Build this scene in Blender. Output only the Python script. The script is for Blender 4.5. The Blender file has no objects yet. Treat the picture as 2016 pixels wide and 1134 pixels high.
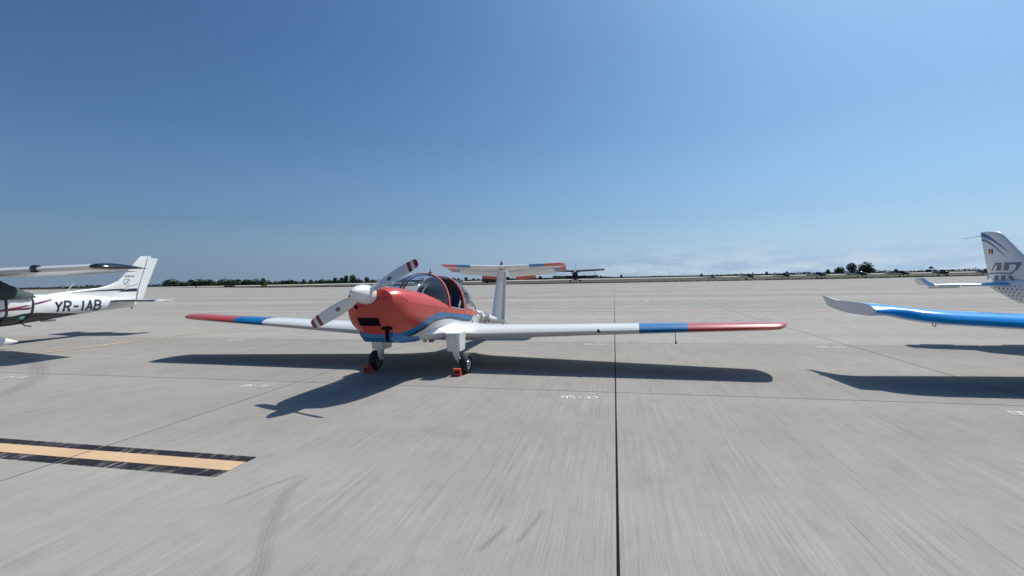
import bpy, bmesh, math, random
from mathutils import Vector, Matrix
from mathutils.bvhtree import BVHTree
R = math.radians
PI = math.pi
random.seed(7)
sc = bpy.context.scene
C = sc.collection

# ------------------------------------------------------------------ camera, sky, sun, exposure
F_PX, CAM_H, ROLL, PITCH = 920.0, 1.6, R(1.08), math.atan(18.5/920)
cam = bpy.data.cameras.new('camera')
cam.sensor_width = 36.0
cam.lens = 36.0*F_PX/2016
cam.clip_start = 0.05
cam.clip_end = 12000
co = bpy.data.objects.new('camera', cam)
C.objects.link(co)
fw = Vector((0, math.cos(PITCH), -math.sin(PITCH)))
dn = Vector((0, -math.sin(PITCH), -math.cos(PITCH)))
ri = Vector((1, 0, 0))*math.cos(ROLL) + dn*math.sin(ROLL)
dd = Vector((-1, 0, 0))*math.sin(ROLL) + dn*math.cos(ROLL)
M = Matrix.Identity(4)
for i in range(3):
    M[i][0] = ri[i]; M[i][1] = -dd[i]; M[i][2] = -fw[i]
M.translation = (0, 0, CAM_H)
co.matrix_world = M
sc.camera = co

SUN_DIR = Vector((0.545, 0.455, 1.0)).normalized()
SUN_EL = math.asin(SUN_DIR.z)
SUN_AZ = math.atan2(SUN_DIR.x, SUN_DIR.y)
world = bpy.data.worlds.new('World')
sc.world = world
world.use_nodes = True
wt = world.node_tree
for n in list(wt.nodes): wt.nodes.remove(n)
wo = wt.nodes.new('ShaderNodeOutputWorld')
bg = wt.nodes.new('ShaderNodeBackground')
sky = wt.nodes.new('ShaderNodeTexSky')
sky.sky_type = 'NISHITA'
sky.sun_disc = False
sky.sun_elevation = SUN_EL
sky.sun_rotation = SUN_AZ
sky.altitude = 0
sky.air_density = 1.0
sky.dust_density = 4.2
sky.ozone_density = 6.0
bg.inputs['Strength'].default_value = 0.053
# thin low cumulus band on the horizon (right half of the view)
tc = wt.nodes.new('ShaderNodeTexCoord')
sep = wt.nodes.new('ShaderNodeSeparateXYZ')
wt.links.new(tc.outputs['Generated'], sep.inputs[0])
mp = wt.nodes.new('ShaderNodeMapping')
mp.inputs['Scale'].default_value = (14, 14, 60)
wt.links.new(tc.outputs['Generated'], mp.inputs['Vector'])
nz = wt.nodes.new('ShaderNodeTexNoise')
nz.inputs['Scale'].default_value = 1.0
nz.inputs['Detail'].default_value = 7
nz.inputs['Roughness'].default_value = 0.6
wt.links.new(mp.outputs[0], nz.inputs['Vector'])
def wramp(inp, stops):
    r = wt.nodes.new('ShaderNodeValToRGB')
    while len(r.color_ramp.elements) < len(stops): r.color_ramp.elements.new(0.5)
    for e, (p, v) in zip(r.color_ramp.elements, stops):
        e.position = p; e.color = (v, v, v, 1)
    wt.links.new(inp, r.inputs[0])
    return r.outputs[0]
def wmath(op, a, b):
    m = wt.nodes.new('ShaderNodeMath'); m.operation = op
    for k, x in enumerate((a, b)):
        if isinstance(x, (int, float)): m.inputs[k].default_value = x
        else: wt.links.new(x, m.inputs[k])
    return m.outputs[0]
cl = wramp(nz.outputs['Fac'], [(0.42, 0), (0.62, 1)])
el = wramp(sep.outputs['Z'], [(0.0, 1.0), (0.012, 1.0), (0.045, 0.35), (0.085, 0.0)])
az = wramp(wmath('ADD', wmath('MULTIPLY', sep.outputs['X'], 0.5), 0.5), [(0.50, 0.0), (0.66, 1.0), (0.95, 0.8), (1.0, 0.6)])
# humid air: the blue of the sky, and a pale veil towards the horizon that is brighter on the sun's side
tint = wt.nodes.new('ShaderNodeMixRGB'); tint.blend_type = 'MULTIPLY'; tint.inputs[0].default_value = 1.0
tint.inputs[2].default_value = (0.83, 1.35, 1.74, 1)
wt.links.new(sky.outputs[0], tint.inputs[1])
hl = math.hypot(SUN_DIR.x, SUN_DIR.y)
dotp = wmath('ADD', wmath('MULTIPLY', sep.outputs['X'], SUN_DIR.x/hl), wmath('MULTIPLY', sep.outputs['Y'], SUN_DIR.y/hl))
hlen = wmath('SQRT', wmath('MAXIMUM', wmath('SUBTRACT', 1.0, wmath('MULTIPLY', sep.outputs['Z'], sep.outputs['Z'])), 0.001), 0)
cosa = wmath('DIVIDE', dotp, hlen)
side = wmath('ADD', 0.35, wmath('MULTIPLY', 0.34, wmath('POWER', wmath('MAXIMUM', wmath('DIVIDE', wmath('ADD', cosa, 0.1), 1.1), 0.0), 1.5)))
veil = wramp(sep.outputs['Z'], [(0.0, 1.0), (0.03, 0.86), (0.12, 0.38), (0.28, 0.11), (0.42, 0.03), (0.60, 0.0)])
hz = wt.nodes.new('ShaderNodeMixRGB'); hz.blend_type = 'ADD'
HZ = 1/0.055
hz.inputs[2].default_value = (0.53*HZ, 0.72*HZ, 1.0*HZ, 1)
wt.links.new(wmath('MULTIPLY', side, veil), hz.inputs[0])
wt.links.new(tint.outputs[0], hz.inputs[1])
cf = wmath('MULTIPLY', wmath('MULTIPLY', wmath('MULTIPLY', cl, el), az), 0.62)
mx = wt.nodes.new('ShaderNodeMixRGB')
mx.inputs[2].default_value = (0.66*HZ, 0.77*HZ, 0.85*HZ, 1)
wt.links.new(cf, mx.inputs[0])
wt.links.new(hz.outputs[0], mx.inputs[1])
wt.links.new(mx.outputs[0], bg.inputs['Color'])
wt.links.new(bg.outputs[0], wo.inputs['Surface'])

sl = bpy.data.lights.new('sun', 'SUN')
sl.energy = 5.0
sl.angle = R(0.53)
sl.color = (1.0, 0.95, 0.87)
so = bpy.data.objects.new('sun', sl)
C.objects.link(so)
so.rotation_euler = SUN_DIR.to_track_quat('Z', 'Y').to_euler()

sc.render.engine = 'CYCLES'
sc.view_settings.view_transform = 'Standard'
sc.view_settings.look = 'None'
sc.view_settings.exposure = 0.0
sc.view_settings.gamma = 1.0
sc.view_settings.use_curve_mapping = False
sc.render.filter_size = 1.15
sc.cycles.max_bounces = 8
sc.cycles.transparent_max_bounces = 16

# ------------------------------------------------------------------ slab grid: s across, t along the joints
TH = math.atan(201/920)
CT, ST = math.cos(TH), math.sin(TH)
def W(s, t, z=0.0):
    return Vector((s*CT + t*ST, -s*ST + t*CT, z))
T0 = 6.58

# ------------------------------------------------------------------ materials
def new_mat(name):
    m = bpy.data.materials.new(name)
    m.use_nodes = True
    nt = m.node_tree
    b = nt.nodes['Principled BSDF']
    return m, nt, b
def add(nt, kind, **kw):
    n = nt.nodes.new(kind)
    for k, v in kw.items(): setattr(n, k, v)
    return n
def ramp(nt, inp, stops):
    r = nt.nodes.new('ShaderNodeValToRGB')
    while len(r.color_ramp.elements) < len(stops): r.color_ramp.elements.new(0.5)
    for e, (p, c) in zip(r.color_ramp.elements, stops):
        e.position = p
        e.color = (c, c, c, 1) if isinstance(c, (int, float)) else (*c, 1)
    nt.links.new(inp, r.inputs[0])
    return r.outputs[0]
def mth(nt, op, a, b=None, c=None):
    m = nt.nodes.new('ShaderNodeMath'); m.operation = op
    for k, x in enumerate((a, b, c)):
        if x is None: continue
        if isinstance(x, (int, float)): m.inputs[k].default_value = x
        else: nt.links.new(x, m.inputs[k])
    return m.outputs[0]
def mix(nt, f, a, b, mode='MIX'):
    m = nt.nodes.new('ShaderNodeMixRGB'); m.blend_type = mode
    for k, x in enumerate((f, a, b)):
        if isinstance(x, (int, float)): m.inputs[k].default_value = x
        elif isinstance(x, tuple): m.inputs[k].default_value = (*x, 1)
        else: nt.links.new(x, m.inputs[k])
    return m.outputs[0]
def noise(nt, vec, scale, detail=3, rough=0.55):
    n = nt.nodes.new('ShaderNodeTexNoise')
    n.inputs['Scale'].default_value = scale
    n.inputs['Detail'].default_value = detail
    n.inputs['Roughness'].default_value = rough
    if vec is not None: nt.links.new(vec, n.inputs['Vector'])
    return n.outputs['Fac']
def paint(name, col, rough=0.3, metal=0.0, coat=0.0, var=0.06, nscale=3.0, bump=0.0):
    m, nt, b = new_mat(name)
    tcn = add(nt, 'ShaderNodeTexCoord')
    f = noise(nt, tcn.outputs['Object'], nscale, 5)
    lo = tuple(c*(1-var) for c in col); hi = tuple(min(1, c*(1+var)) for c in col)
    nt.links.new(ramp(nt, f, [(0.3, lo), (0.7, hi)]), b.inputs['Base Color'])
    b.inputs['Roughness'].default_value = rough
    b.inputs['Metallic'].default_value = metal
    b.inputs['Coat Weight'].default_value = coat
    b.inputs['Coat Roughness'].default_value = 0.06
    if bump:
        bp = add(nt, 'ShaderNodeBump'); bp.inputs['Strength'].default_value = bump; bp.inputs['Distance'].default_value = 0.01
        nt.links.new(noise(nt, tcn.outputs['Object'], nscale*2, 3), bp.inputs['Height'])
        nt.links.new(bp.outputs[0], b.inputs['Normal'])
    return m
RED = (0.48, 0.062, 0.042)
BLUE = (0.006, 0.145, 0.36)
NAVY = (0.012, 0.018, 0.05)
WHITE = (0.72, 0.72, 0.71)
m_white = paint('white_paint', WHITE, 0.28, coat=0.3, var=0.03)
m_red = paint('red_paint', RED, 0.3, coat=0.35, var=0.06)
m_dred = paint('dark_red_paint', (0.30, 0.02, 0.025), 0.35, coat=0.2)
m_blue = paint('blue_paint', BLUE, 0.3, coat=0.35)
m_navy = paint('navy_paint', NAVY, 0.3, coat=0.3)
m_skyblue = paint('bright_blue_paint', (0.004, 0.29, 0.78), 0.22, coat=0.6)
m_black = paint('black_gloss', (0.012, 0.012, 0.018), 0.18, coat=0.5)
m_matt = paint('matt_black', (0.006, 0.006, 0.007), 0.9)
m_matt.node_tree.nodes['Principled BSDF'].inputs['Specular IOR Level'].default_value = 0.1
m_lining = paint('dark_lining', (0.02, 0.022, 0.026), 0.85, nscale=20)
m_rubber = paint('tyre_rubber', (0.018, 0.018, 0.019), 0.75, nscale=30, bump=0.2)
m_metal = paint('brushed_metal', (0.55, 0.56, 0.58), 0.35, metal=0.9)
m_dmetal = paint('dark_metal', (0.06, 0.06, 0.065), 0.5, metal=0.6)
m_grey = paint('grey_paint', (0.16, 0.17, 0.19), 0.4, coat=0.2)
m_lgrey = paint('light_grey_paint', (0.45, 0.46, 0.47), 0.4)
m_maroon = paint('maroon_paint', (0.13, 0.012, 0.04), 0.3, coat=0.3)
m_chock = paint('red_chock_paint', (0.5, 0.05, 0.035), 0.55, nscale=14, var=0.2)
m_yellow = paint('sign_yellow', (0.65, 0.38, 0.03), 0.5)
m_tarp = paint('dark_green_tarpaulin', (0.028, 0.05, 0.05), 0.7, nscale=9, var=0.25, bump=0.6)
m_strap = paint('navy_strap', (0.012, 0.014, 0.05), 0.8)
m_seat = paint('seat_cloth', (0.03, 0.045, 0.075), 0.8, nscale=18)
m_paper = paint('pale_blue_plastic', (0.5, 0.6, 0.75), 0.4)
m_green = paint('green_sign', (0.02, 0.30, 0.16), 0.5)
m_flagb = paint('flag_dark_blue', (0.01, 0.02, 0.10), 0.5)
m_flagy = paint('flag_yellow', (0.7, 0.45, 0.03), 0.5)
m_trunk = paint('bark', (0.06, 0.045, 0.03), 0.9, nscale=5)
m_seal = paint('joint_sealant', (0.008, 0.008, 0.009), 0.9, nscale=8, var=0.3)
m_seal.node_tree.nodes['Principled BSDF'].inputs['Specular IOR Level'].default_value = 0.1

def glass_mat(name, tint, base=0.03):
    m, nt, b = new_mat(name)
    nt.nodes.remove(b)
    out = nt.nodes['Material Output']
    tr = add(nt, 'ShaderNodeBsdfTransparent'); tr.inputs[0].default_value = (*tint, 1)
    gl = add(nt, 'ShaderNodeBsdfGlossy'); gl.inputs['Roughness'].default_value = 0.03
    gl.inputs[0].default_value = (1, 1, 1, 1)
    lw_ = add(nt, 'ShaderNodeLayerWeight'); lw_.inputs['Blend'].default_value = 0.5      # thin sheet: same reflectance from both sides
    frv = mth(nt, 'ADD', 0.045, mth(nt, 'MULTIPLY', mth(nt, 'POWER', lw_.outputs['Facing'], 5.0), 0.8))
    ms = add(nt, 'ShaderNodeMixShader')
    tcn = add(nt, 'ShaderNodeTexCoord')
    dirt = ramp(nt, noise(nt, tcn.outputs['Object'], 6, 4), [(0.45, 0.0), (0.9, 0.03)])
    nt.links.new(mth(nt, 'ADD', mth(nt, 'ADD', frv, base), dirt), ms.inputs[0])
    nt.links.new(tr.outputs[0], ms.inputs[1]); nt.links.new(gl.outputs[0], ms.inputs[2])
    nt.links.new(ms.outputs[0], out.inputs[0])
    return m
m_glass = glass_mat('canopy_perspex', (0.70, 0.80, 0.88), 0.0)
m_dglass = paint('dark_glazing', (0.02, 0.03, 0.04), 0.06, coat=0.5)

def concrete(name, lines):
    m, nt, b = new_mat(name)
    ge = add(nt, 'ShaderNodeNewGeometry')
    mpn = add(nt, 'ShaderNodeMapping'); mpn.inputs['Rotation'].default_value = (0, 0, TH)
    nt.links.new(ge.outputs['Position'], mpn.inputs['Vector'])
    st = mpn.outputs[0]
    sp = add(nt, 'ShaderNodeSeparateXYZ'); nt.links.new(st, sp.inputs[0])
    s, t = sp.outputs[0], sp.outputs[1]
    lane = mth(nt, 'FLOOR', mth(nt, 'DIVIDE', mth(nt, 'SUBTRACT', t, T0), 5.0))
    col = mth(nt, 'FLOOR', mth(nt, 'DIVIDE', s, 5.0))
    wl = add(nt, 'ShaderNodeTexWhiteNoise', noise_dimensions='1D'); nt.links.new(mth(nt, 'ADD', lane, 13.3), wl.inputs['W'])
    cb = add(nt, 'ShaderNodeCombineXYZ'); nt.links.new(lane, cb.inputs[0]); nt.links.new(col, cb.inputs[1])
    ws = add(nt, 'ShaderNodeTexWhiteNoise', noise_dimensions='2D'); nt.links.new(cb.outputs[0], ws.inputs['Vector'])
    def sc_map(x, y, off=0.0):
        q = add(nt, 'ShaderNodeMapping'); q.inputs['Scale'].default_value = (x, y, 1); q.inputs['Location'].default_value = (off, off, 0)
        nt.links.new(st, q.inputs['Vector']); return q.outputs[0]
    big = noise(nt, sc_map(0.25, 0.25), 1.0, 6, 0.6)
    band = noise(nt, sc_map(0.02, 0.5, 3.0), 1.0, 4, 0.55)
    mott = noise(nt, sc_map(2.2, 1.3, 7.0), 1.0, 7, 0.65)
    br1 = noise(nt, sc_map(34, 0.6, 2.0), 1.0, 5, 0.8)
    br2 = noise(nt, sc_map(95, 0.8, 5.0), 1.0, 3, 0.75)
    fine = noise(nt, sc_map(260, 260), 1.0, 2, 0.7)
    pits = noise(nt, sc_map(26, 26, 1.0), 1.0, 3, 0.75)
    v = mth(nt, 'ADD', 1.0, mth(nt, 'MULTIPLY', mth(nt, 'SUBTRACT', wl.outputs[0], 0.5), 0.16))
    v = mth(nt, 'ADD', v, mth(nt, 'MULTIPLY', mth(nt, 'SUBTRACT', ws.outputs[0], 0.5), 0.05))
    v = mth(nt, 'ADD', v, mth(nt, 'MULTIPLY', mth(nt, 'SUBTRACT', big, 0.5), 0.30))
    v = mth(nt, 'ADD', v, mth(nt, 'MULTIPLY', mth(nt, 'SUBTRACT', band, 0.5), 0.34))
    v = mth(nt, 'ADD', v, mth(nt, 'MULTIPLY', mth(nt, 'SUBTRACT', mott, 0.5), 0.34))
    grain = noise(nt, sc_map(85, 70, 3.0), 1.0, 2, 0.8)
    mid = noise(nt, sc_map(9, 4.5, 8.0), 1.0, 4, 0.7)
    v = mth(nt, 'ADD', v, mth(nt, 'MULTIPLY', mth(nt, 'SUBTRACT', grain, 0.5), 0.40))
    v = mth(nt, 'ADD', v, mth(nt, 'MULTIPLY', mth(nt, 'SUBTRACT', mid, 0.5), 0.22))
    amp = mth(nt, 'ADD', 0.16, mth(nt, 'MULTIPLY', ws.outputs[0], 0.30))
    v = mth(nt, 'ADD', v, mth(nt, 'MULTIPLY', mth(nt, 'SUBTRACT', br1, 0.5), amp))
    v = mth(nt, 'ADD', v, mth(nt, 'MULTIPLY', mth(nt, 'SUBTRACT', br2, 0.5), 0.72))
    v = mth(nt, 'ADD', v, mth(nt, 'MULTIPLY', mth(nt, 'SUBTRACT', fine, 0.5), 0.40))
    groove = noise(nt, sc_map(50, 0.42, 9.0), 1.0, 5, 0.78)
    gsel = noise(nt, sc_map(0.9, 0.6, 4.0), 1.0, 3, 0.6)
    gd = mth(nt, 'MULTIPLY', ramp(nt, groove, [(0.35, 1.0), (0.42, 0.0)]), ramp(nt, gsel, [(0.35, 0.06), (0.65, 0.36)]))
    v = mth(nt, 'MULTIPLY', v, mth(nt, 'SUBTRACT', 1.06, gd))
    stain = noise(nt, sc_map(0.8, 0.7, 21.0), 1.0, 5, 0.7)
    v = mth(nt, 'MULTIPLY', v, ramp(nt, stain, [(0.60, 1.0), (0.74, 0.86)]))
    v = mth(nt, 'MULTIPLY', v, ramp(nt, pits, [(0.24, 0.6), (0.31, 1.0)]))
    base = mix(nt, big, (0.254, 0.244, 0.230), (0.268, 0.250, 0.226))
    if lines:
        def near(x):
            fr = mth(nt, 'FRACT', mth(nt, 'DIVIDE', x, 5.0))
            d = mth(nt, 'MULTIPLY', mth(nt, 'MINIMUM', fr, mth(nt, 'SUBTRACT', 1.0, fr)), 5.0)
            return mth(nt, 'LESS_THAN', d, 0.008)
        ln = mth(nt, 'MAXIMUM', near(s), near(mth(nt, 'SUBTRACT', t, T0)))
        v = mth(nt, 'MULTIPLY', v, mth(nt, 'SUBTRACT', 1.0, mth(nt, 'MULTIPLY', ln, 0.9)))
    colr = mix(nt, 1.0, base, v, 'MULTIPLY')
    nt.links.new(colr, b.inputs['Base Color'])
    b.inputs['Roughness'].default_value = 0.95
    b.inputs['Specular IOR Level'].default_value = 0.12
    bp = add(nt, 'ShaderNodeBump'); bp.inputs['Strength'].default_value = 0.25; bp.inputs['Distance'].default_value = 0.003
    nt.links.new(mth(nt, 'ADD', mth(nt, 'ADD', br1, br2), fine), bp.inputs['Height'])
    nt.links.new(bp.outputs[0], b.inputs['Normal'])
    return m
m_conc = concrete('broomed_concrete', False)
m_conc_far = concrete('jointed_concrete', True)

def decal_mat(name, col, cover=0.9, streak=True, soft=False):
    m, nt, b = new_mat(name)
    out = nt.nodes['Material Output']
    ge = add(nt, 'ShaderNodeNewGeometry')
    mpn = add(nt, 'ShaderNodeMapping'); mpn.inputs['Rotation'].default_value = (0, 0, TH)
    nt.links.new(ge.outputs['Position'], mpn.inputs['Vector'])
    q = add(nt, 'ShaderNodeMapping'); q.inputs['Scale'].default_value = (46, 3.2, 1) if streak else (9, 9, 1)
    nt.links.new(mpn.outputs[0], q.inputs['Vector'])
    f = noise(nt, q.outputs[0], 1.0, 5, 0.7)
    q2 = add(nt, 'ShaderNodeMapping'); q2.inputs['Scale'].default_value = (1.5, 1.5, 1)
    nt.links.new(mpn.outputs[0], q2.inputs['Vector'])
    f2 = noise(nt, q2.outputs[0], 1.0, 3)
    g = mth(nt, 'ADD', f, mth(nt, 'MULTIPLY', mth(nt, 'SUBTRACT', f2, 0.5), 0.25))
    al = ramp(nt, g, [(0.20, 1.0), (0.30 + 0.42*cover, 1.0), (0.35 + 0.42*cover, 0.25 if not soft else 0.0)])
    if soft:
        uv = add(nt, 'ShaderNodeUVMap')
        su = add(nt, 'ShaderNodeSeparateXYZ'); nt.links.new(uv.outputs[0], su.inputs[0])
        u = su.outputs[0]
        edge = mth(nt, 'MULTIPLY', mth(nt, 'MULTIPLY', u, mth(nt, 'SUBTRACT', 1.0, u)), 4.0)
        w2 = mth(nt, 'SINE', mth(nt, 'MULTIPLY', u, 31.0))
        edge = mth(nt, 'MULTIPLY', edge, mth(nt, 'ADD', 0.7, mth(nt, 'MULTIPLY', w2, 0.3)))
        v = su.outputs[1]
        ends = mth(nt, 'MINIMUM', 1.0, mth(nt, 'MULTIPLY', mth(nt, 'MULTIPLY', v, mth(nt, 'SUBTRACT', 1.0, v)), 9.0))
        al = mth(nt, 'MULTIPLY', mth(nt, 'MULTIPLY', mth(nt, 'MULTIPLY', edge, ends), ramp(nt, f, [(0.3, 1.0), (0.75, 0.35)])), cover)
    nt.links.new(ramp(nt, f2, [(0.3, tuple(c*0.9 for c in col)), (0.7, tuple(min(1, c*1.08) for c in col))]), b.inputs['Base Color'])
    b.inputs['Roughness'].default_value = 0.85
    b.inputs['Specular IOR Level'].default_value = 0.25
    tr = add(nt, 'ShaderNodeBsdfTransparent')
    ms = add(nt, 'ShaderNodeMixShader')
    nt.links.new(al, ms.inputs[0]); nt.links.new(tr.outputs[0], ms.inputs[1]); nt.links.new(b.outputs[0], ms.inputs[2])
    nt.links.new(ms.outputs[0], out.inputs[0])
    return m
m_mk_yellow = decal_mat('apron_yellow_paint', (0.53, 0.365, 0.225), 1.0)
m_mk_cream = decal_mat('faded_cream_paint', (0.62, 0.50, 0.36), 0.95)
m_mk_black = decal_mat('apron_black_paint', (0.014, 0.014, 0.02), 0.50)
m_mk_white = decal_mat('apron_white_paint', (0.60, 0.60, 0.58), 0.62)
m_mk_red = decal_mat('apron_red_paint', (0.50, 0.16, 0.12), 0.8)
m_tyre_mark = decal_mat('rubber_smear', (0.11, 0.11, 0.105), 0.22, True, True)
m_scuff = decal_mat('dark_scuff', (0.08, 0.08, 0.08), 0.30, True, True)

def grass_mat():
    m, nt, b = new_mat('dry_grass')
    ge = add(nt, 'ShaderNodeNewGeometry')
    f = noise(nt, ge.outputs['Position'], 0.06, 8, 0.7)
    f2 = noise(nt, ge.outputs['Position'], 1.5, 5, 0.7)
    c = ramp(nt, f, [(0.3, (0.055, 0.062, 0.022)), (0.55, (0.085, 0.082, 0.034)), (0.75, (0.13, 0.115, 0.06))])
    nt.links.new(mix(nt, 0.5, c, ramp(nt, f2, [(0.3, 0.03), (0.7, 0.09)])), b.inputs['Base Color'])
    b.inputs['Roughness'].default_value = 0.95
    b.inputs['Specular IOR Level'].default_value = 0.1
    return m
m_grass = grass_mat()
def foliage(name, a, c):
    m, nt, b = new_mat(name)
    tcn = add(nt, 'ShaderNodeTexCoord')
    oi = add(nt, 'ShaderNodeObjectInfo')
    f = noise(nt, tcn.outputs['Object'], 1.3, 4)
    cc = ramp(nt, f, [(0.3, a), (0.7, c)])
    v = mth(nt, 'ADD', 0.8, mth(nt, 'MULTIPLY', oi.outputs['Random'], 0.4))
    nt.links.new(mix(nt, 1.0, cc, v, 'MULTIPLY'), b.inputs['Base Color'])
    b.inputs['Roughness'].default_value = 0.75
    b.inputs['Specular IOR Level'].default_value = 0.2
    return m
m_leaf = foliage('leaves', (0.035, 0.055, 0.022), (0.075, 0.10, 0.04))
m_leaf2 = foliage('dark_leaves', (0.03, 0.045, 0.022), (0.055, 0.08, 0.035))
m_scrub = foliage('scrub_leaves', (0.05, 0.06, 0.035), (0.09, 0.10, 0.055))

# ------------------------------------------------------------------ object helpers
def link(name, me, parent=None, mats=(), smooth=None, loc=None):
    for m in mats: me.materials.append(m)
    o = bpy.data.objects.new(name, me)
    C.objects.link(o)
    if parent is not None: o.parent = parent
    if loc is not None: o.location = loc
    if smooth is not None:
        me.polygons.foreach_set('use_smooth', [True]*len(me.polygons))
        me.set_sharp_from_angle(angle=R(smooth))
    return o
def mesh(name, V, F, parent=None, mats=(), smooth=None, fmat=None, fix=True, loc=None):
    me = bpy.data.meshes.new(name)
    me.from_pydata([tuple(v) for v in V], [], F)
    if fmat is not None: me.polygons.foreach_set('material_index', fmat)
    if fix:
        bm = bmesh.new(); bm.from_mesh(me)
        bmesh.ops.recalc_face_normals(bm, faces=bm.faces)
        bm.to_mesh(me); bm.free()
    me.update()
    return link(name, me, parent, mats, smooth, loc)
def thing(name, label, cat, loc=(0, 0, 0), rotz=0.0, group=None):
    o = bpy.data.objects.new(name, None)
    C.objects.link(o)
    o.location = loc; o.rotation_euler = (0, 0, rotz)
    tag(o, label, cat, group)
    return o
def tag(o, label, cat, group=None):
    o['label'] = label; o['category'] = cat
    if group: o['group'] = group
    return o
def struct(o):
    o['kind'] = 'structure'; return o
def copy_tree(o, parent=None):
    c = o.copy(); C.objects.link(c)
    if parent is not None: c.parent = parent
    for ch in list(o.children): copy_tree(ch, c)
    return c

class MB:
    def __init__(s): s.V = []; s.F = []; s.M = []
    def grid(s, rings, closed=True, cap=True, mi=0):
        b = len(s.V); n = len(rings[0])
        for r in rings: s.V += [Vector(p) for p in r]
        m = n if closed else n-1
        for i in range(len(rings)-1):
            for j in range(m):
                s.F.append((b+i*n+j, b+i*n+(j+1) % n, b+(i+1)*n+(j+1) % n, b+(i+1)*n+j)); s.M.append(mi)
        if cap and closed:
            s.F.append(tuple(b+j for j in range(n))); s.M.append(mi)
            s.F.append(tuple(b+(len(rings)-1)*n+j for j in range(n))); s.M.append(mi)
        return s
    def box(s, c, d, mi=0, rot=None, ch=0.0):
        c = Vector(c); x, y, z = d[0]/2, d[1]/2, d[2]/2
        e = min(ch, x*0.9, y*0.9)
        def ring(zz, ins):
            a, q = x-ins, y-ins
            if e > 0: return [(-a+e, -q, zz), (a-e, -q, zz), (a, -q+e, zz), (a, q-e, zz), (a-e, q, zz), (-a+e, q, zz), (-a, q-e, zz), (-a, -q+e, zz)]
            return [(-a, -q, zz), (a, -q, zz), (a, q, zz), (-a, q, zz)]
        rs = [ring(-z, 0), ring(z, 0)] if e == 0 else [ring(-z, e*0.6), ring(-z+e*0.6, 0), ring(z-e*0.6, 0), ring(z, e*0.6)]
        m = rot.to_matrix() if rot is not None else Matrix.Identity(3)
        return s.grid([[c + m @ Vector(p) for p in r] for r in rs], mi=mi)
    def tube(s, pts, r, n=8, mi=0, cap=True):
        pts = [Vector(p) for p in pts]
        rr = r if isinstance(r, (list, tuple)) else [r]*len(pts)
        rings = []
        up = None
        for i, p in enumerate(pts):
            t = (pts[min(i+1, len(pts)-1)] - pts[max(i-1, 0)]).normalized()
            if up is None:
                up = Vector((0, 0, 1)) if abs(t.z) < 0.9 else Vector((1, 0, 0))
            a = t.cross(up).normalized(); b = a.cross(t).normalized(); up = b
            rings.append([p + (a*math.cos(2*PI*k/n) + b*math.sin(2*PI*k/n))*rr[i] for k in range(n)])
        return s.grid(rings, cap=cap, mi=mi)
    def lathe(s, prof, c=(0, 0, 0), axis=(1, 0, 0), n=20, mi=0, cap=True):
        c = Vector(c); ax = Vector(axis).normalized()
        u = ax.orthogonal().normalized(); v = ax.cross(u)
        return s.grid([[c + ax*a + (u*math.cos(2*PI*k/n) + v*math.sin(2*PI*k/n))*max(r, 1e-4) for k in range(n)] for a, r in prof], cap=cap, mi=mi)
    def prism(s, poly, d, mi=0):
        d = Vector(d); return s.grid([[Vector(p) for p in poly], [Vector(p)+d for p in poly]], mi=mi)
    def build(s, name, parent=None, mats=(), smooth=35, fix=True, loc=None):
        if not isinstance(mats, (list, tuple)): mats = (mats,)
        return mesh(name, s.V, s.F, parent, mats, smooth, s.M, fix, loc)

def foil(n=9):
    top, bot = [], []
    for i in range(n+1):
        c = 0.5*(1-math.cos(PI*i/n))
        y = 5*(0.2969*math.sqrt(c) - 0.126*c - 0.3516*c*c + 0.2843*c**3 - 0.1036*c**4)
        cam_ = 0.12*(c - c*c)
        top.append((c, y*1.05, cam_)); bot.append((c, -y*0.95, cam_))
    return list(reversed(top)) + bot[1:-1]        # TE(top) -> LE -> towards TE below
FOIL = foil()
NF = len(FOIL)
def wing_rings(stations):
    """station: (X, Yle, chord, zle, thickness, pitch deg)  spanwise along X"""
    rs = []
    for X, y, c, z, t, p in stations:
        cp, sp_ = math.cos(R(p)), math.sin(R(p))
        r = []
        for a, b, cm in FOIL:
            h = b*t*c + cm*t*c*1.5
            r.append(Vector((X, y + a*c*cp + h*sp_, z - a*c*sp_ + h*cp)))
        rs.append(r)
    return rs
def fin_rings(stations):
    """station: (z, Yle, Yte, thickness m)  spanwise along Z"""
    return [[Vector((b*t, y0 + a*(y1-y0), z)) for a, b, cm in FOIL] for z, y0, y1, t in stations]

def section(Y, w, top, zc, bot, nu, nl, zd, K=9, L=15, cock=None):
    """fuselage ring: lower arc from +X widest through the bottom to -X widest, then the upper arc back"""
    r = []
    for i in range(L):
        a = PI*i/(L-1)
        x = w*math.copysign(abs(math.cos(a))**(2/nl), math.cos(a))
        z = zc - (zc-bot)*abs(math.sin(a))**(2/nl)
        r.append(Vector((x, Y, zd+z)))
    if cock is None:
        for i in range(1, K+1):
            a = PI*i/(K+1)
            x = -w*math.copysign(abs(math.cos(a))**(2/nu), math.cos(a))
            z = zc + (top-zc)*abs(math.sin(a))**(2/nu)
            r.append(Vector((x, Y, zd+z)))
    else:
        fl, sill = cock
        pts = [(w, sill), (w-.03, sill), (w-.06, sill-.03), (w-.08, fl), (0, fl)]
        full = [(-x, z) for x, z in pts] + [(x, z) for x, z in reversed(pts[:-1])]
        for x, z in full: r.append(Vector((x, Y, zd+z)))
    return r

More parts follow.
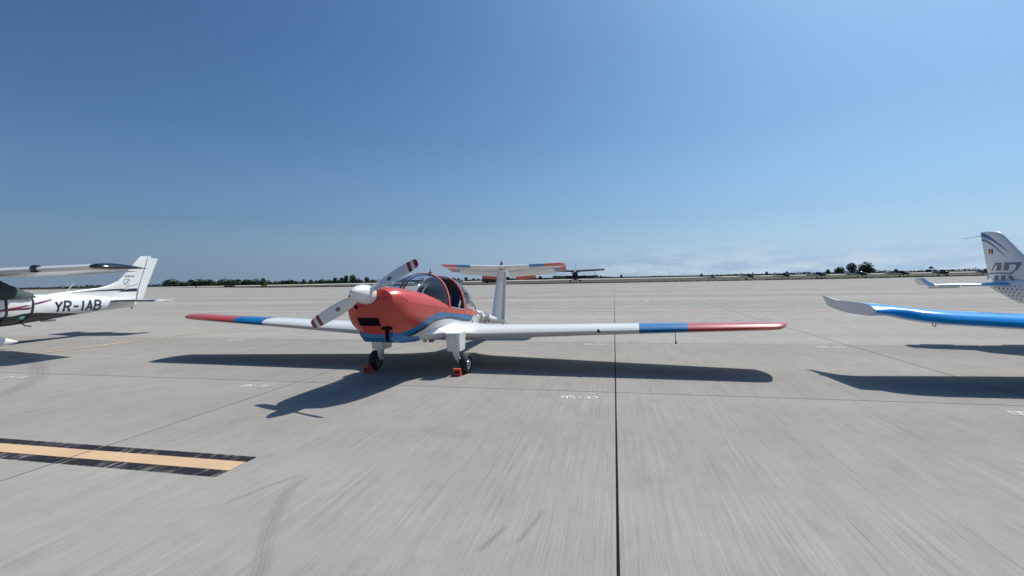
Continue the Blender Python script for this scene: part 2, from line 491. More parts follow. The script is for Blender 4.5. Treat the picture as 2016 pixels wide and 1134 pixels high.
# ------------------------------------------------------------------ stroke lettering
GL = {
 'Y': [[(0, 1), (.3, .48), (.6, 1)], [(.3, .48), (.3, 0)]],
 'R': [[(0, 0), (0, 1), (.42, 1), (.58, .88), (.58, .64), (.42, .5), (0, .5)], [(.3, .5), (.6, 0)]],
 '-': [[(.05, .47), (.55, .47)]],
 'I': [[(.3, 0), (.3, 1)]],
 'A': [[(0, 0), (.3, 1), (.6, 0)], [(.1, .32), (.5, .32)]],
 'B': [[(0, 0), (0, 1), (.42, 1), (.56, .88), (.56, .64), (.42, .52), (0, .52)], [(.42, .52), (.6, .38), (.6, .14), (.42, 0), (0, 0)]],
 'V': [[(0, 1), (.3, 0), (.6, 1)]],
 'C': [[(.6, .82), (.42, 1), (.18, 1), (0, .8), (0, .2), (.18, 0), (.42, 0), (.6, .18)]],
 '0': [[(.26, 0), (.12, 0), (0, .15), (0, .85), (.12, 1), (.26, 1)], [(.38, 1), (.48, 1), (.6, .85), (.6, .15), (.48, 0), (.38, 0)]],
 '1': [[(.15, .8), (.32, 1), (.32, 0)]],
 '2': [[(0, .85), (.15, 1), (.45, 1), (.6, .85), (.6, .65), (0, 0)], [(.1, 0), (.6, 0)]],
 '3': [[(0, 1), (.45, 1), (.6, .85), (.6, .62), (.45, .52), (.15, .52)], [(.45, .46), (.6, .36), (.6, .15), (.45, 0), (0, 0)]],
 '4': [[(.42, 0), (.42, 1), (0, .3), (.6, .3)]],
 '5': [[(.58, 1), (.03, 1), (.03, .56)], [(.03, .50), (.42, .56), (.6, .42), (.6, .15), (.42, 0), (0, 0)]],
 '6': [[(.55, 1), (.2, 1), (0, .8), (0, .18), (.15, 0), (.45, 0), (.6, .15), (.6, .4), (.45, .52), (.1, .52)]],
 '7': [[(0, 1), (.6, 1), (.2, 0)]],
 '8': [[(.15, .52), (.03, .66), (.03, .86), (.15, 1), (.45, 1), (.57, .86), (.57, .66), (.45, .52), (.15, .52)], [(.12, .46), (0, .34), (0, .14), (.15, 0), (.45, 0), (.6, .14), (.6, .34), (.48, .46)]],
 '9': [[(.05, 0), (.4, 0), (.6, .2), (.6, .82), (.45, 1), (.15, 1), (0, .85), (0, .6), (.15, .48), (.5, .48)]],
 'S': [[(.58, .85), (.42, 1), (.18, 1), (.02, .85), (.02, .65), (.18, .52), (.42, .48), (.6, .34), (.6, .15), (.42, 0), (.18, 0), (0, .15)]],
 'E': [[(.6, 0), (0, 0), (0, 1), (.6, 1)], [(0, .5), (.5, .5)]],
 'O': [[(.3, 0), (.12, 0), (0, .15), (0, .85), (.12, 1), (.48, 1), (.6, .85), (.6, .15), (.48, 0), (.3, 0)]],
 'T': [[(0, 1), (.6, 1)], [(.3, 1), (.3, 0)]],
 'N': [[(0, 0), (0, 1), (.6, 0), (.6, 1)]],
 'D': [[(0, 0), (0, 1), (.38, 1), (.6, .8), (.6, .2), (.38, 0), (0, 0)]],
 'L': [[(0, 1), (0, 0), (.55, 0)]],
 'U': [[(0, 1), (0, .2), (.15, 0), (.45, 0), (.6, .2), (.6, 1)]],
 'M': [[(0, 0), (0, 1), (.3, .4), (.6, 1), (.6, 0)]],
}
def strip2d(pl, w, sub):
    """polyline -> list of (left,right) pairs, densified"""
    P = [Vector(p) for p in pl]; Q = [P[0]]
    for a, b in zip(P, P[1:]):
        n = max(1, int((b-a).length/sub)) if sub else 1
        for k in range(1, n+1): Q.append(a.lerp(b, k/n))
    out = []
    for i, p in enumerate(Q):
        d0 = (Q[i]-Q[i-1]).normalized() if i else (Q[1]-Q[0]).normalized()
        d1 = (Q[i+1]-Q[i]).normalized() if i < len(Q)-1 else d0
        t = (d0+d1)
        t = t.normalized() if t.length > 1e-6 else d0
        nrm = Vector((-t.y, t.x)); k = max(0.55, nrm.dot(Vector((-d0.y, d0.x))))
        out.append((p + nrm*w/2/k, p - nrm*w/2/k))
    return out
def lettering(txt, h, weight, asp=1.0, skew=0.0, gap=0.3, sub=None):
    strips = []; x = 0
    for ch in txt:
        if ch == ' ': x += 0.5; continue
        gw = 0.6
        for pl in GL[ch]:
            q = [((x + a + skew*b)*h*asp, b*h) for a, b in pl]
            strips.append(strip2d(q, weight*h, sub))
        x += gw + gap
    return strips, (x - gap)*h*asp
class Decal:
    """flat print laid on a body: outlines in (u, v) are pushed along a ray onto the body's skin"""
    def __init__(s, f, off=0.002): s.f = f; s.V = []; s.F = []; s.off = off; s.k = 0
    def strips(s, strips):
        for st in strips:
            b = len(s.V); s.k += 1
            for l, r in st:
                s.V += [s.f(l.x, l.y, s.off + s.k*0.0003), s.f(r.x, r.y, s.off + s.k*0.0003)]
            for i in range(len(st)-1): s.F.append((b+2*i, b+2*i+1, b+2*i+3, b+2*i+2))
        return s
    def poly(s, pts, rows=1):
        """convex outline given as two matching edges: list of (top, bottom) pairs"""
        b = len(s.V); s.k += 1
        P = [(Vector(a), Vector(c)) for a, c in pts]
        pts = [P[0]]
        for (a, c), (a2, c2) in zip(P, P[1:]):
            m = max(1, int(max((a2-a).length, (c2-c).length)/0.06))
            pts += [(a.lerp(a2, k/m), c.lerp(c2, k/m)) for k in range(1, m+1)]
        for a, c in pts:
            for j in range(rows+1):
                p = a.lerp(c, j/rows); s.V.append(s.f(p.x, p.y, s.off + s.k*0.0003))
        n = rows+1
        for i in range(len(pts)-1):
            for j in range(rows): s.F.append((b+i*n+j, b+i*n+j+1, b+(i+1)*n+j+1, b+(i+1)*n+j))
        return s
    def build(s, name, parent, m):
        return mesh(name, s.V, s.F, parent, (m,), None, None, False)
def bvh_of(o):
    me = o.data
    return BVHTree.FromPolygons([v.co.copy() for v in me.vertices], [tuple(p.vertices) for p in me.polygons])
def side_map(bvh, side, dens=None):
    """(u=Y, v=Z) on the +X or -X side of a body"""
    def f(y, z, off):
        hit = bvh.ray_cast(Vector((side*4, y, z)), Vector((-side, 0, 0)))
        if hit[0] is None: return Vector((0, y, z))
        n = hit[1] if hit[1].x*side > 0 else -hit[1]
        return hit[0] + n*off
    return f
def front_map(bvh):
    """(u=X, v=Z) on the front (-Y) of a body"""
    def f(x, z, off):
        hit = bvh.ray_cast(Vector((x, -6, z)), Vector((0, 1, 0)))
        if hit[0] is None: return Vector((x, 0, z))
        return hit[0] + Vector((0, -1, 0))*off
    return f
def wheel_parts(parent, c, r, w, name='wheel', hub_mat=None, rr=0.5):
    """tyre (the wheel itself) with a rim as its child"""
    t = MB(); h = w/2
    t.lathe([(-h*.55, r*rr), (-h, r*.68), (-h*.98, r*.84), (-h*.7, r*.96), (-h*.3, r), (h*.3, r), (h*.7, r*.96), (h*.98, r*.84), (h, r*.68), (h*.55, r*rr)], (0, 0, 0), n=26, cap=False)
    o = t.build(name, parent, m_rubber, 50, loc=c)
    k = MB()
    k.lathe([(-h*.75, .001), (-h*.8, r*.2), (-h*.6, r*.25), (-h*.6, r*rr*.9), (-h*.85, r*rr*1.04), (h*.85, r*rr*1.04), (h*.6, r*rr*.9), (h*.6, r*.25), (h*.8, r*.2), (h*.75, .001)], (0, 0, 0), n=22, cap=False)
    for a in range(5):
        q = a*2*PI/5
        for sd in (-1, 1): k.lathe([(-.004, r*.04), (.004, r*.035)], (sd*h*.62, math.cos(q)*r*.33, math.sin(q)*r*.33), n=6)
    k.build('rim', o, hub_mat or m_metal, 40)
    return o

# ================================================================== SETTING
def sheet(name, pts, z, m, parent=None):
    return mesh(name, [Vector((p[0], p[1], z)) for p in pts], [tuple(range(len(pts)))], parent, (m,), None, None, False)
g = []
NR = 48
ground = struct(sheet('grass_field', [(5000*math.cos(2*PI*k/NR), 5000*math.sin(2*PI*k/NR)) for k in range(NR)], -0.10, m_grass))
edge = [W(-420, -60), W(-420, 262), W(-340, 248), W(-275.6, 232), W(-209.4, 203.8), W(-125, 147.8), W(-78, 130.8), W(-28.8, 126.0), W(3.6, 124.0), W(52, 129.5), W(91.5, 147), W(105, 149), W(220, 165), W(420, 190), W(420, -60)]
apron = struct(sheet('apron', list(reversed(edge)), -0.014, m_conc_far))
rw = [W(-330, 262), W(-183.8, 278), W(218, 404), W(560, 512), W(560, 610), W(304, 545), W(-253, 372), W(-420, 330)]
runway = struct(sheet('runway', list(reversed(rw)), -0.05, paint('pale_runway_concrete', (0.40, 0.385, 0.36), 0.9, nscale=0.05, var=0.12)))

# concrete slabs one by one where a slab is still 10 pixels deep
GS, GT = 0.018, 0.015
def slab_mesh():
    b = MB()
    x, y, h, c = 2.5-GS/2, 2.5-GT/2, 0.10, 0.002
    def r(a, q, z): return [(-a, -q, z), (a, -q, z), (a, q, z), (-a, q, z)]
    b.grid([r(x, y, -0.012), r(x, y, -c), r(x-c, y-c, 0)], cap=False)
    n = len(b.V); b.F.append((n-4, n-3, n-2, n-1)); b.M.append(0)
    o = b.build('concrete_slab', None, m_conc, None)
    me = o.data; bpy.data.objects.remove(o)
    return me
slab_me = slab_mesh()
rows = []
for j in range(-2, 5):
    for i in range(-11, 11):
        s, t = i*5+2.5, T0 + j*5 + 2.5
        p = W(s, t)
        if p.y < -2.5 or abs(p.x) > 1.35*max(p.y, 0) + 8: continue
        o = bpy.data.objects.new('concrete_slab', slab_me)
        C.objects.link(o); o.parent = apron
        o.location = p; o.rotation_euler = (0, 0, -TH)
        rows.append((s, t))
smin = min(s for s, t in rows)-2.5; smax = max(s for s, t in rows)+2.5
tmin = min(t for s, t in rows)-2.5; tmax = max(t for s, t in rows)+2.5
# dark sealant that shows in the joints between the slabs
for k, (a, b_) in enumerate([(x, y) for x in range(1) for y in range(1)]):
    V, Fq = [], []
    for s, t in rows:
        n = len(V)
        for q in ((-2.5, -2.5), (2.5, -2.5), (2.5, 2.5), (-2.5, 2.5)): V.append(W(s+q[0]*1.0, t+q[1]*1.0, -0.003))
        Fq.append((n, n+1, n+2, n+3))
    mesh('joint_sealant', V, Fq, apron, (m_seal,), None, None, False)

def mark(name, quads, z, m, label=None):
    V, Fq = [], []
    for q in quads:
        n = len(V); V += [W(a, b, z) for a, b in q]; Fq.append((n, n+1, n+2, n+3))
    o = mesh(name, V, Fq, apron, (m,), None, None, False)
    if label: o['label'] = label
    return o
def rect(s0, s1, t0, t1): return [(s0, t0), (s1, t0), (s1, t1), (s0, t1)]
# stop bar: yellow band between two worn black bands
def spans(s_end): return [(-5+GS/2, s_end)] + [(-5*k-5+GS/2, -5*k-GS/2) for k in range(1, 6)]   # the paint breaks at each joint
mark('stop_line', [rect(a, b, 3.355, 3.545) for a, b in spans(-3.24)], 0.004, m_mk_yellow, 'broad yellow band between worn black edges at lower left')['kind'] = 'stuff'
mark('line_border', [rect(a, b, 3.549, 3.665) for a, b in spans(-3.235)], 0.004, m_mk_black)['kind'] = 'stuff'
mark('line_border', [rect(a, b, 3.225, 3.351) for a, b in spans(-3.245)], 0.004, m_mk_black)['kind'] = 'stuff'
# thin yellow guide line with dark edges
path = [(-14.0, -6), (-13.75, 7.8), (-13.55, 11.4), (-13.35, 15.2), (-13.0, 19.8), (-12.3, 27), (-11.2, 34), (-10.1, 38.8), (-8.6, 45), (-6, 55)]
def ribbon(name, pth, off, w, z, m):
    st = strip2d(pth, w, 1.0)
    V, Fq = [], []
    for l, r in st:
        a = Vector((l.x, l.y)); c = Vector((r.x, r.y)); d = (a-c).normalized()*off
        V += [W(*(a+d), z), W(*(c+d), z)]
    for i in range(len(st)-1): Fq.append((2*i, 2*i+1, 2*i+3, 2*i+2))
    return mesh(name, V, Fq, apron, (m,), None, None, False)
ribbon('guide_line', path, 0, 0.13, 0.004, m_mk_cream)
ribbon('line_border', path, 0.10, 0.06, 0.004, m_mk_black)
ribbon('line_border', path, -0.10, 0.06, 0.004, m_mk_black)
mark('safety_line', [rect(-60, 60, 22.58, 22.70)], 0.004, m_mk_white)
mark('safety_line', [rect(-60, 60, 22.44, 22.56)], 0.004, m_mk_red)
mark('cross_mark', [rect(1.85, 2.2, 31.2, 31.9)], 0.004, m_mk_yellow)
mark('line_border', [rect(1.55, 1.83, 31.3, 31.7)], 0.004, m_mk_black)
mark('line_border', [rect(2.22, 2.5, 31.3, 31.7)], 0.004, m_mk_black)
# stand numbers stencilled below each joint
for r_, t in ((5, T0), (6, T0+5), (7, T0+10), (8, T0+15)):
    for c_, s in ((29, -15), (30, -10), (31, -5), (32, 0), (33, 5), (34, 10)):
        st, wd = lettering('%02d-%d' % (r_, c_), 0.13, 0.19, 0.86, 0, 0.28)
        D = Decal(lambda u, v, off, s=s, t=t, wd=wd: W(s-0.24-wd+u, t-0.42+v, off), 0.004)
        D.strips(st).build('stand_number', apron, m_mk_white)['kind'] = 'stuff'
# tyre smears
def smear(pts, w, m, z=0.005):
    st = strip2d(pts, w, 0.12)
    V, Fq, UV = [], [], []
    for i, (l, r) in enumerate(st):
        V += [W(l.x, l.y, z), W(r.x, r.y, z)]; UV += [(0, i/(len(st)-1)), (1, i/(len(st)-1))]
    for i in range(len(st)-1): Fq.append((2*i, 2*i+1, 2*i+3, 2*i+2))
    o = mesh('tyre_mark', V, Fq, apron, (m,), None, None, False)
    uv = o.data.uv_layers.new(name='UVMap')
    for lp in o.data.loops: uv.data[lp.index].uv = UV[lp.vertex_index]
def wl(x, y):
    """world ground point -> (s, t)"""
    return (x*CT - y*ST, x*ST + y*CT)
def arc(pts, n=10):
    P = [Vector(p) for p in pts]; out = []
    for i in range(len(P)-1):
        p0 = P[max(i-1, 0)]; p1 = P[i]; p2 = P[i+1]; p3 = P[min(i+2, len(P)-1)]
        for k in range(n):
            t = k/n
            out.append(0.5*((2*p1) + (p2-p0)*t + (2*p0-5*p1+4*p2-p3)*t*t + (3*p1-p0-3*p2+p3)*t**3))
    out.append(P[-1]); return out
SMEARS = [
 ([(-8.7, 4.5), (-9.1, 5.3), (-9.9, 6.15), (-10.9, 6.85), (-12.3, 7.62), (-14.2, 8.4)], 0.36, m_tyre_mark),
 ([(-1.82, 1.95), (-1.95, 2.2), (-2.1, 2.42), (-2.3, 2.75), (-2.46, 3.1), (-2.52, 3.4)], 0.13, m_tyre_mark),
 ([(-2.78, 2.84), (-2.74, 3.0), (-2.68, 3.16), (-2.55, 3.4)], 0.045, m_scuff),
 ([(-0.80, 2.60), (-0.765, 2.70), (-0.72, 2.84), (-0.70, 2.90)], 0.05, m_scuff),
 ([(-0.60, 2.72), (-0.56, 2.86), (-0.52, 3.02), (-0.50, 3.16)], 0.04, m_scuff),
]
for p, w, m in SMEARS: smear([tuple(q) for q in arc(p)], w, m)

# ================================================================== THE RED-NOSED LOW-WING AEROPLANE
def curve_node(nt, inp, pts, y0, y1):
    """piecewise height as a function of Y, through a colour-free float curve"""
    n = add(nt, 'ShaderNodeFloatCurve')
    mr = add(nt, 'ShaderNodeMapRange'); mr.inputs['From Min'].default_value = y0; mr.inputs['From Max'].default_value = y1
    nt.links.new(inp, mr.inputs['Value'])
    nt.links.new(mr.outputs[0], n.inputs['Value'])
    c = n.mapping.curves[0]
    q = [((y-y0)/(y1-y0), z/2) for y, z in pts]
    while len(c.points) < len(q): c.points.new(0.5, 0.5)
    for p, (a, b) in zip(c.points, q): p.location = (a, b); p.handle_type = 'AUTO_CLAMPED'
    n.mapping.update()
    return mth(nt, 'MULTIPLY', n.outputs[0], 2.0)
def livery():
    m, nt, b = new_mat('red_blue_white_livery')
    tcn = add(nt, 'ShaderNodeTexCoord')
    sp = add(nt, 'ShaderNodeSeparateXYZ'); nt.links.new(tcn.outputs['Object'], sp.inputs[0])
    y, z = sp.outputs[1], sp.outputs[2]
    c1 = curve_node(nt, y, [(-2.8, .84), (-2.45, .83), (-2.2, .845), (-1.95, .90), (-1.65, 1.0), (-1.4, 1.05), (-1.2, 1.065), (-.53, 1.0), (.3, .915), (.62, .88), (.66, 1.5), (1.5, 1.6)], -2.8, 1.5)
    c2 = curve_node(nt, y, [(-2.8, .50), (-2.2, .60), (-1.97, .76), (-1.65, .875), (-1.35, .965), (-.95, .97), (.14, .84), (.50, .80), (.62, .88), (.66, 1.5), (1.5, 1.6)], -2.8, 1.5)
    c3 = curve_node(nt, y, [(-2.8, .45), (-2.2, .52), (-1.95, .68), (-1.65, .82), (-1.35, .915), (-1.07, .935), (.07, .80), (.44, .765), (.62, .88), (.66, 1.5), (1.5, 1.6)], -2.8, 1.5)
    f = noise(nt, tcn.outputs['Object'], 4, 5)
    def v(c): return ramp(nt, f, [(0.3, tuple(x*0.94 for x in c)), (0.7, tuple(min(1, x*1.06) for x in c))])
    k = mix(nt, mth(nt, 'GREATER_THAN', z, c3), v(WHITE), v(NAVY))
    k = mix(nt, mth(nt, 'GREATER_THAN', z, c2), k, v(BLUE))
    k = mix(nt, mth(nt, 'GREATER_THAN', z, c1), k, v(RED))
    nt.links.new(k, b.inputs['Base Color'])
    b.inputs['Roughness'].default_value = 0.3
    b.inputs['Coat Weight'].default_value = 0.12
    b.inputs['Specular IOR Level'].default_value = 0.35
    b.inputs['Coat Roughness'].default_value = 0.06
    bp = add(nt, 'ShaderNodeBump'); bp.inputs['Strength'].default_value = 0.25; bp.inputs['Distance'].default_value = 0.02
    nt.links.new(noise(nt, tcn.outputs['Object'], 2.2, 2), bp.inputs['Height'])
    nt.links.new(bp.outputs[0], b.inputs['Coat Normal'])
    return m
m_livery = livery()

PSI = R(14.0)
P1 = thing('light_aeroplane', 'low-wing aeroplane with red nose, white two-blade propeller and T-tail, parked in the middle', 'aeroplane', (-1.43, 9.03, 0), -PSI)
P1.rotation_euler = Matrix.Rotation(-PSI, 3, 'Z').to_euler()
BANK = R(0.6)
P1.rotation_euler = (Matrix.Rotation(-PSI, 3, 'Z') @ Matrix.Rotation(BANK, 3, 'Y')).to_euler()
def zd(y): return 1.08 - 0.13*y
ST1 = [  # Y, w, top, zc, bot, nu, nl
 (-2.52, .20, .06, -.06, -.22, 2.2, 2.2, None),
 (-2.48, .36, .105, -.10, -.43, 2.6, 2.8, None),
 (-2.38, .425, .135, -.10, -.535, 2.8, 2.8, None),
 (-2.2, .47, .15, -.10, -.61, 2.8, 2.7, None),
 (-1.9, .50, .165, -.10, -.635, 2.6, 2.6, None),
 (-1.6, .515, .17, -.09, -.63, 2.4, 2.6, None),
 (-1.35, .52, .165, -.08, -.60, 2.4, 2.6, None),
 (-1.1, .525, .125, -.08, -.575, 2.4, 2.6, None),
 (-.84, .53, .03, -.07, -.565, 3.0, 2.6, None),
 (-.80, .53, -.06, -.06, -.56, 3.0, 2.6, (-.46, -.06)),
 (-.3, .53, -.06, -.06, -.54, 3.0, 2.6, (-.46, -.06)),
 (.25, .52, -.06, -.06, -.51, 3.0, 2.6, (-.44, -.06)),
 (.60, .49, -.06, -.06, -.48, 3.0, 2.5, (-.40, -.06)),
 (.64, .485, .01, -.07, -.475, 2.6, 2.4, None),
 (1.0, .43, .07, -.08, -.42, 2.3, 2.2, None),
 (1.6, .35, .085, -.08, -.345, 2.0, 2.0, None),
 (2.4, .265, .055, -.08, -.27, 2.0, 2.0, None),
 (3.3, .185, .0, -.08, -.21, 2.0, 2.0, None),
 (4.1, .13, -.04, -.09, -.18, 2.0, 2.0, None),
 (4.9, .085, -.065, -.10, -.16, 2.0, 2.0, None),
 (5.25, .05, -.085, -.11, -.145, 2.0, 2.0, None),
 (5.36, .015, -.105, -.115, -.125, 2.0, 2.0, None)]
b = MB()
rings = [section(y, w, tp, zc, bo, nu, nl, zd(y), cock=ck) for y, w, tp, zc, bo, nu, nl, ck in ST1]
b.grid(rings)
n = len(rings[0]); L_ = 15
for fi, f in enumerate(b.F):
    i, j = divmod(fi, n)
    if i < len(rings)-1:
        st = ST1[i]; inner = j >= L_ + 0
        if inner and (ST1[i][7] is not None or ST1[i+1][7] is not None) and j >= L_+1 and j <= n-3: b.M[fi] = 1
        if st[0] in (-1.1, -.84) and L_+1 <= j <= n-3: b.M[fi] = 1
body1 = b.build('fuselage', P1, (m_livery, m_lining), 40)
bv1 = bvh_of(body1)

# wings, split where the paint changes
def wing_half(sg):
    S = [(0.15, -1.80, 3.3, .755, .06, 2.0), (.36, -1.40, 2.95, .765, .095, 3.0), (.50, -1.06, 2.62, .755, .118, 4.2), (.64, -.88, 2.3, .735, .132, 4.6), (.76, -.71, 2.06, .72, .142, 4.8), (.88, -.60, 1.88, .70, .148, 4.6), (1.03, -.55, 1.78, .695, .148, 4.4),
         (2.33, -.53, 1.58, .745, .14, 4.2), (3.745, -.49, 1.34, .80, .135, 4), (3.746, -.49, 1.34, .80, .135, 4), (4.51, -.47, 1.22, .83, .135, 4), (4.511, -.47, 1.22, .83, .135, 4), (5.74, -.45, 1.03, .875, .13, 4),
         (5.88, -.43, 1.0, .882, .125, 4), (5.96, -.34, .87, .89, .11, 3), (6.02, -.18, .62, .90, .09, 2), (6.07, .05, .22, .91, .06, 2)]
    rs = wing_rings([(sg*(x if sg > 0 else min(x, 1.03)+(x-min(x, 1.03))*.975)-.02*max(0, min(1, (x-1.03)/1.3)), y + (.022*max(0, x-1.03) if sg < 0 else 0), c, z-.045, t, p) for x, y, c, z, t, p in S])
    q = MB().grid(rs)
    for fi in range((len(S)-1)*NF):
        i, j = divmod(fi, NF)
        wrap = j <= 12
        if wrap and i >= 9: q.M[fi] = 1 if i < 11 else 2
    return q
for sg in (1, -1):
    w_ = wing_half(sg).build('wing', P1, (m_white, m_blue, m_red), 40)
    if sg == 1:
        wr = w_
bvw = bvh_of(wr)
# landing light in the leading edge, tie-down ring and drain mast below the wing
q = MB(); q.lathe([(-.004, .032), (.010, .029), (.015, .018)], (3.07, -.515, .728), (0, -1, .12), n=14)
q.build('landing_light', P1, m_dglass)
q = MB()
q.tube([(4.31, -.22, .75), (4.31, -.22, .69)], .006)
q.tube([(4.26, -.22, .71), (4.36, -.22, .71)], .010)
q.tube([(4.31, -.22, .70), (4.315, -.23, .59), (4.32, -.235, .53)], .0055)
q.lathe([(-.02, .006), (-.012, .016), (.012, .016), (.02, .006)], (4.32, -.235, .525), (0, 0, 1), n=10)
q.build('tie_down_ring', P1, m_dmetal)
for k in range(3): MB().tube([(5.3+k*.045, .24, .77), (5.3+k*.045, .22, .715)], .006).build('aileron_hinge', P1, m_dmetal)

# belly fairing ahead of the spar, drains
q = MB()
q.box((.16, -1.0, .585), (.05, .07, .10), ch=.015); q.build('drain_post', P1, m_lgrey)
q = MB(); q.box((.30, -1.05, .60), (.09, .10, .10), ch=.02); q.build('drain_post', P1, m_grey)

# chin cowl flap under the nose
rings = []
for y, w, t, bo in ((-2.33, .27, .93, .78), (-2.22, .29, .90, .70), (-2.0, .30, .84, .665), (-1.6, .30, .79, .63), (-1.42, .29, .76, .625)):
    rings.append([(-w, y, t), (-w*.97, y, bo+.03), (-w*.85, y, bo), (w*.85, y, bo), (w*.97, y, bo+.03), (w, y, t)])
q = MB().grid(rings); q.build('chin_cowl', P1, m_blue, 30)

# spinner and propeller blades
HUB = Vector((0, -2.52, zd(-2.52)+.0))
TILT = math.atan(0.13)
prot = Matrix.Rotation(-TILT, 3, 'X')
def hubpt(p): return HUB + prot @ Vector(p)
q = MB()
prof = [(.0, .135), (-.06, .138), (-.16, .132), (-.25, .112), (-.33, .083), (-.39, .048), (-.42, .02), (-.425, .001)]
u_, v_, a_ = prot @ Vector((1, 0, 0)), prot @ Vector((0, 0, 1)), prot @ Vector((0, 1, 0))
q.grid([[HUB + a_*a + (u_*math.cos(2*PI*k/28) + v_*math.sin(2*PI*k/28))*r for k in range(28)] for a, r in prof])
spin = q.build('spinner', P1, m_white, 40)
q = MB()
q.grid([[HUB + a_*(a+.006) + (u_*math.cos(2*PI*k/28) + v_*math.sin(2*PI*k/28))*r for k in range(28)] for a, r in ((.0, .10), (0, .141), (.03, .141), (.03, .10))], cap=False)
q.build('spinner_back_plate', P1, m_dmetal)
BL = [(.07, .075, 62, .07), (.12, .085, 55, .06), (.18, .12, 46, .04), (.26, .152, 38, .026), (.36, .172, 32, .02), (.48, .180, 27, .016), (.60, .178, 23, .013), (.70, .170, 20, .011), (.742, .165, 19, .010), (.743, .165, 19, .010), (.795, .155, 18, .009), (.796, .155, 18, .009), (.845, .142, 17, .008), (.846, .142, 17, .008), (.875, .125, 16, .007), (.895, .10, 16, .006), (.905, .06, 16, .004)]
def blade(ang):
    ca, sa = math.cos(ang), math.sin(ang)
    ex = Vector((ca, 0, sa)); ez = Vector((-sa, 0, ca)); ey = Vector((0, -1, 0))
    rs = []
    for r, c, p, t in BL:
        cd = ez*math.cos(R(p)*.7) - ey*math.sin(R(p)*.7)
        td = ex.cross(cd).normalized()
        ring = []
        for k in range(14):
            a = 2*PI*k/14
            ring.append(hubpt(Vector((0, -.12, 0)) + ex*r + cd*(math.cos(a)*c/2) + td*(math.sin(a)*t/2*1.3)))
        rs.append(ring)
    q = MB().grid(rs)
    for fi in range((len(BL)-1)*14):
        i = fi//14
        if i >= 9 and i < 11 or i >= 13: q.M[fi] = 1
    o = q.build('propeller_blade', P1, (m_white, m_dred), 50)
    bv = bvh_of(o)
    def f(u, v, off):       # u along the blade, v across it
        p = hubpt(Vector((0, -1.0, 0)) + ex*u + ez*v)
        hit = bv.ray_cast(p, prot @ Vector((0, 1, 0)))
        if hit[0] is None: return hubpt(Vector((0, -.2, 0)) + ex*u + ez*v)
        return hit[0] + (prot @ Vector((0, -1, 0)))*off
    E_ = [(.036*math.cos(PI*k/8), .026*math.sin(PI*k/8)) for k in range(9)]
    D = Decal(f, .002); D.poly([((.44+x, y), (.44+x, -y)) for x, y in E_], 3); em = D.build('maker_emblem', o, m_navy)
    D = Decal(f, .0035)
    D.strips([strip2d([(.425, .006), (.432, -.008), (.44, .003), (.448, -.008), (.454, .006)], .004, None)])
    D.build('emblem_mark', o, m_white)
    if ang < PI/2:
        D = Decal(f, .002); D.poly([((.20, -.028), (.20, -.050)), ((.25, -.034), (.25, -.056)), ((.30, -.040), (.30, -.058))], 1); D.build('blade_label', o, m_lgrey)
    return o
PA = R(29)
blade(PA); blade(PA+PI)

# nose air intakes, cowl split lines, exhaust
fm = front_map(bv1); sm = side_map(bv1, 1)
def inset_box(name, quad, depth, m):
    """a recessed dark duct mouth with a lip standing just proud of the cowl"""
    P = [fm(x, z, .004) for x, z in quad]
    q = MB()
    c = sum(P, Vector())/4
    outer = [p + (p-c).normalized()*.012 for p in P]
    q.grid([outer, [p+Vector((0, -.006, 0)) for p in P], [p + Vector((0, .002, 0)) for p in P]], cap=False)
    return P, q
def patch(name, quad, m, off, nu=8, nv=5):
    D = Decal(fm, off)
    (a, b_, c, d) = [Vector(p) for p in quad]
    D.poly([(a.lerp(b_, i/nu), d.lerp(c, i/nu)) for i in range(nu+1)], nv)
    return D.build(name, P1, m)
patch('intake_shade_patch', [(-.20, 1.085), (.145, 1.085), (.165, .965), (-.165, .965)], m_matt, .004)  # flat black patch on the cowl: the shade inside the intake is painted
D = Decal(fm, .006)
D.strips([strip2d([(-.205, 1.09), (.15, 1.09), (.172, .958), (-.172, .958), (-.205, 1.09)], .012, .05)]); D.build('intake_lip', P1, m_red)
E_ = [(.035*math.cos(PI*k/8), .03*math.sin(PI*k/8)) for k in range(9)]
D = Decal(fm, .004); D.poly([((-.20+x, 1.235+y), (-.20+x, 1.235-y)) for x, y in E_], 2); D.build('hole_shade_patch', P1, m_matt)  # black ellipse laid on the skin paints the shade of a small hole
for pl_, w_ in (([(-2.40, 1.375), (-2.28, 1.34), (-2.18, 1.28)], .010), ([(-2.18, 1.28), (-1.9, 1.235), (-1.4, 1.17), (-.95, 1.115)], .006), ([(-1.32, 1.16), (-1.32, .95), (-1.30, .75)], .006)):
    Decal(sm, .0025).strips([strip2d(pl_, w_, .05)]).build('panel_line', P1, m_dred)
D = Decal(fm, .0025); D.strips([strip2d([(.09, 1.375), (.30, 1.375)], .012, .03)]); D.build('panel_line', P1, m_dred)
D = Decal(sm, .003)
for y, z in ((-2.32, 1.36), (-2.22, 1.305), (-2.1, 1.255), (-1.7, 1.2), (-1.25, 1.14), (-1.05, 1.11)):
    D.poly([((y-.006, z+.006), (y-.006, z-.006)), ((y+.006, z+.006), (y+.006, z-.006))])
D.build('cowl_screw', P1, m_metal)['kind'] = 'stuff'
q = MB()
q.tube([(.20, -2.20, .93), (.215, -2.36, .925), (.22, -2.40, .90), (.225, -2.41, .84), (.225, -2.40, .74)], [.026, .028, .03, .027, .026], 12)
q.tube([(.13, -2.41, .925), (.18, -2.43, .935), (.26, -2.43, .935), (.30, -2.40, .92)], [.015, .03, .03, .016], 10)
q.build('exhaust_pipe', P1, m_matt)

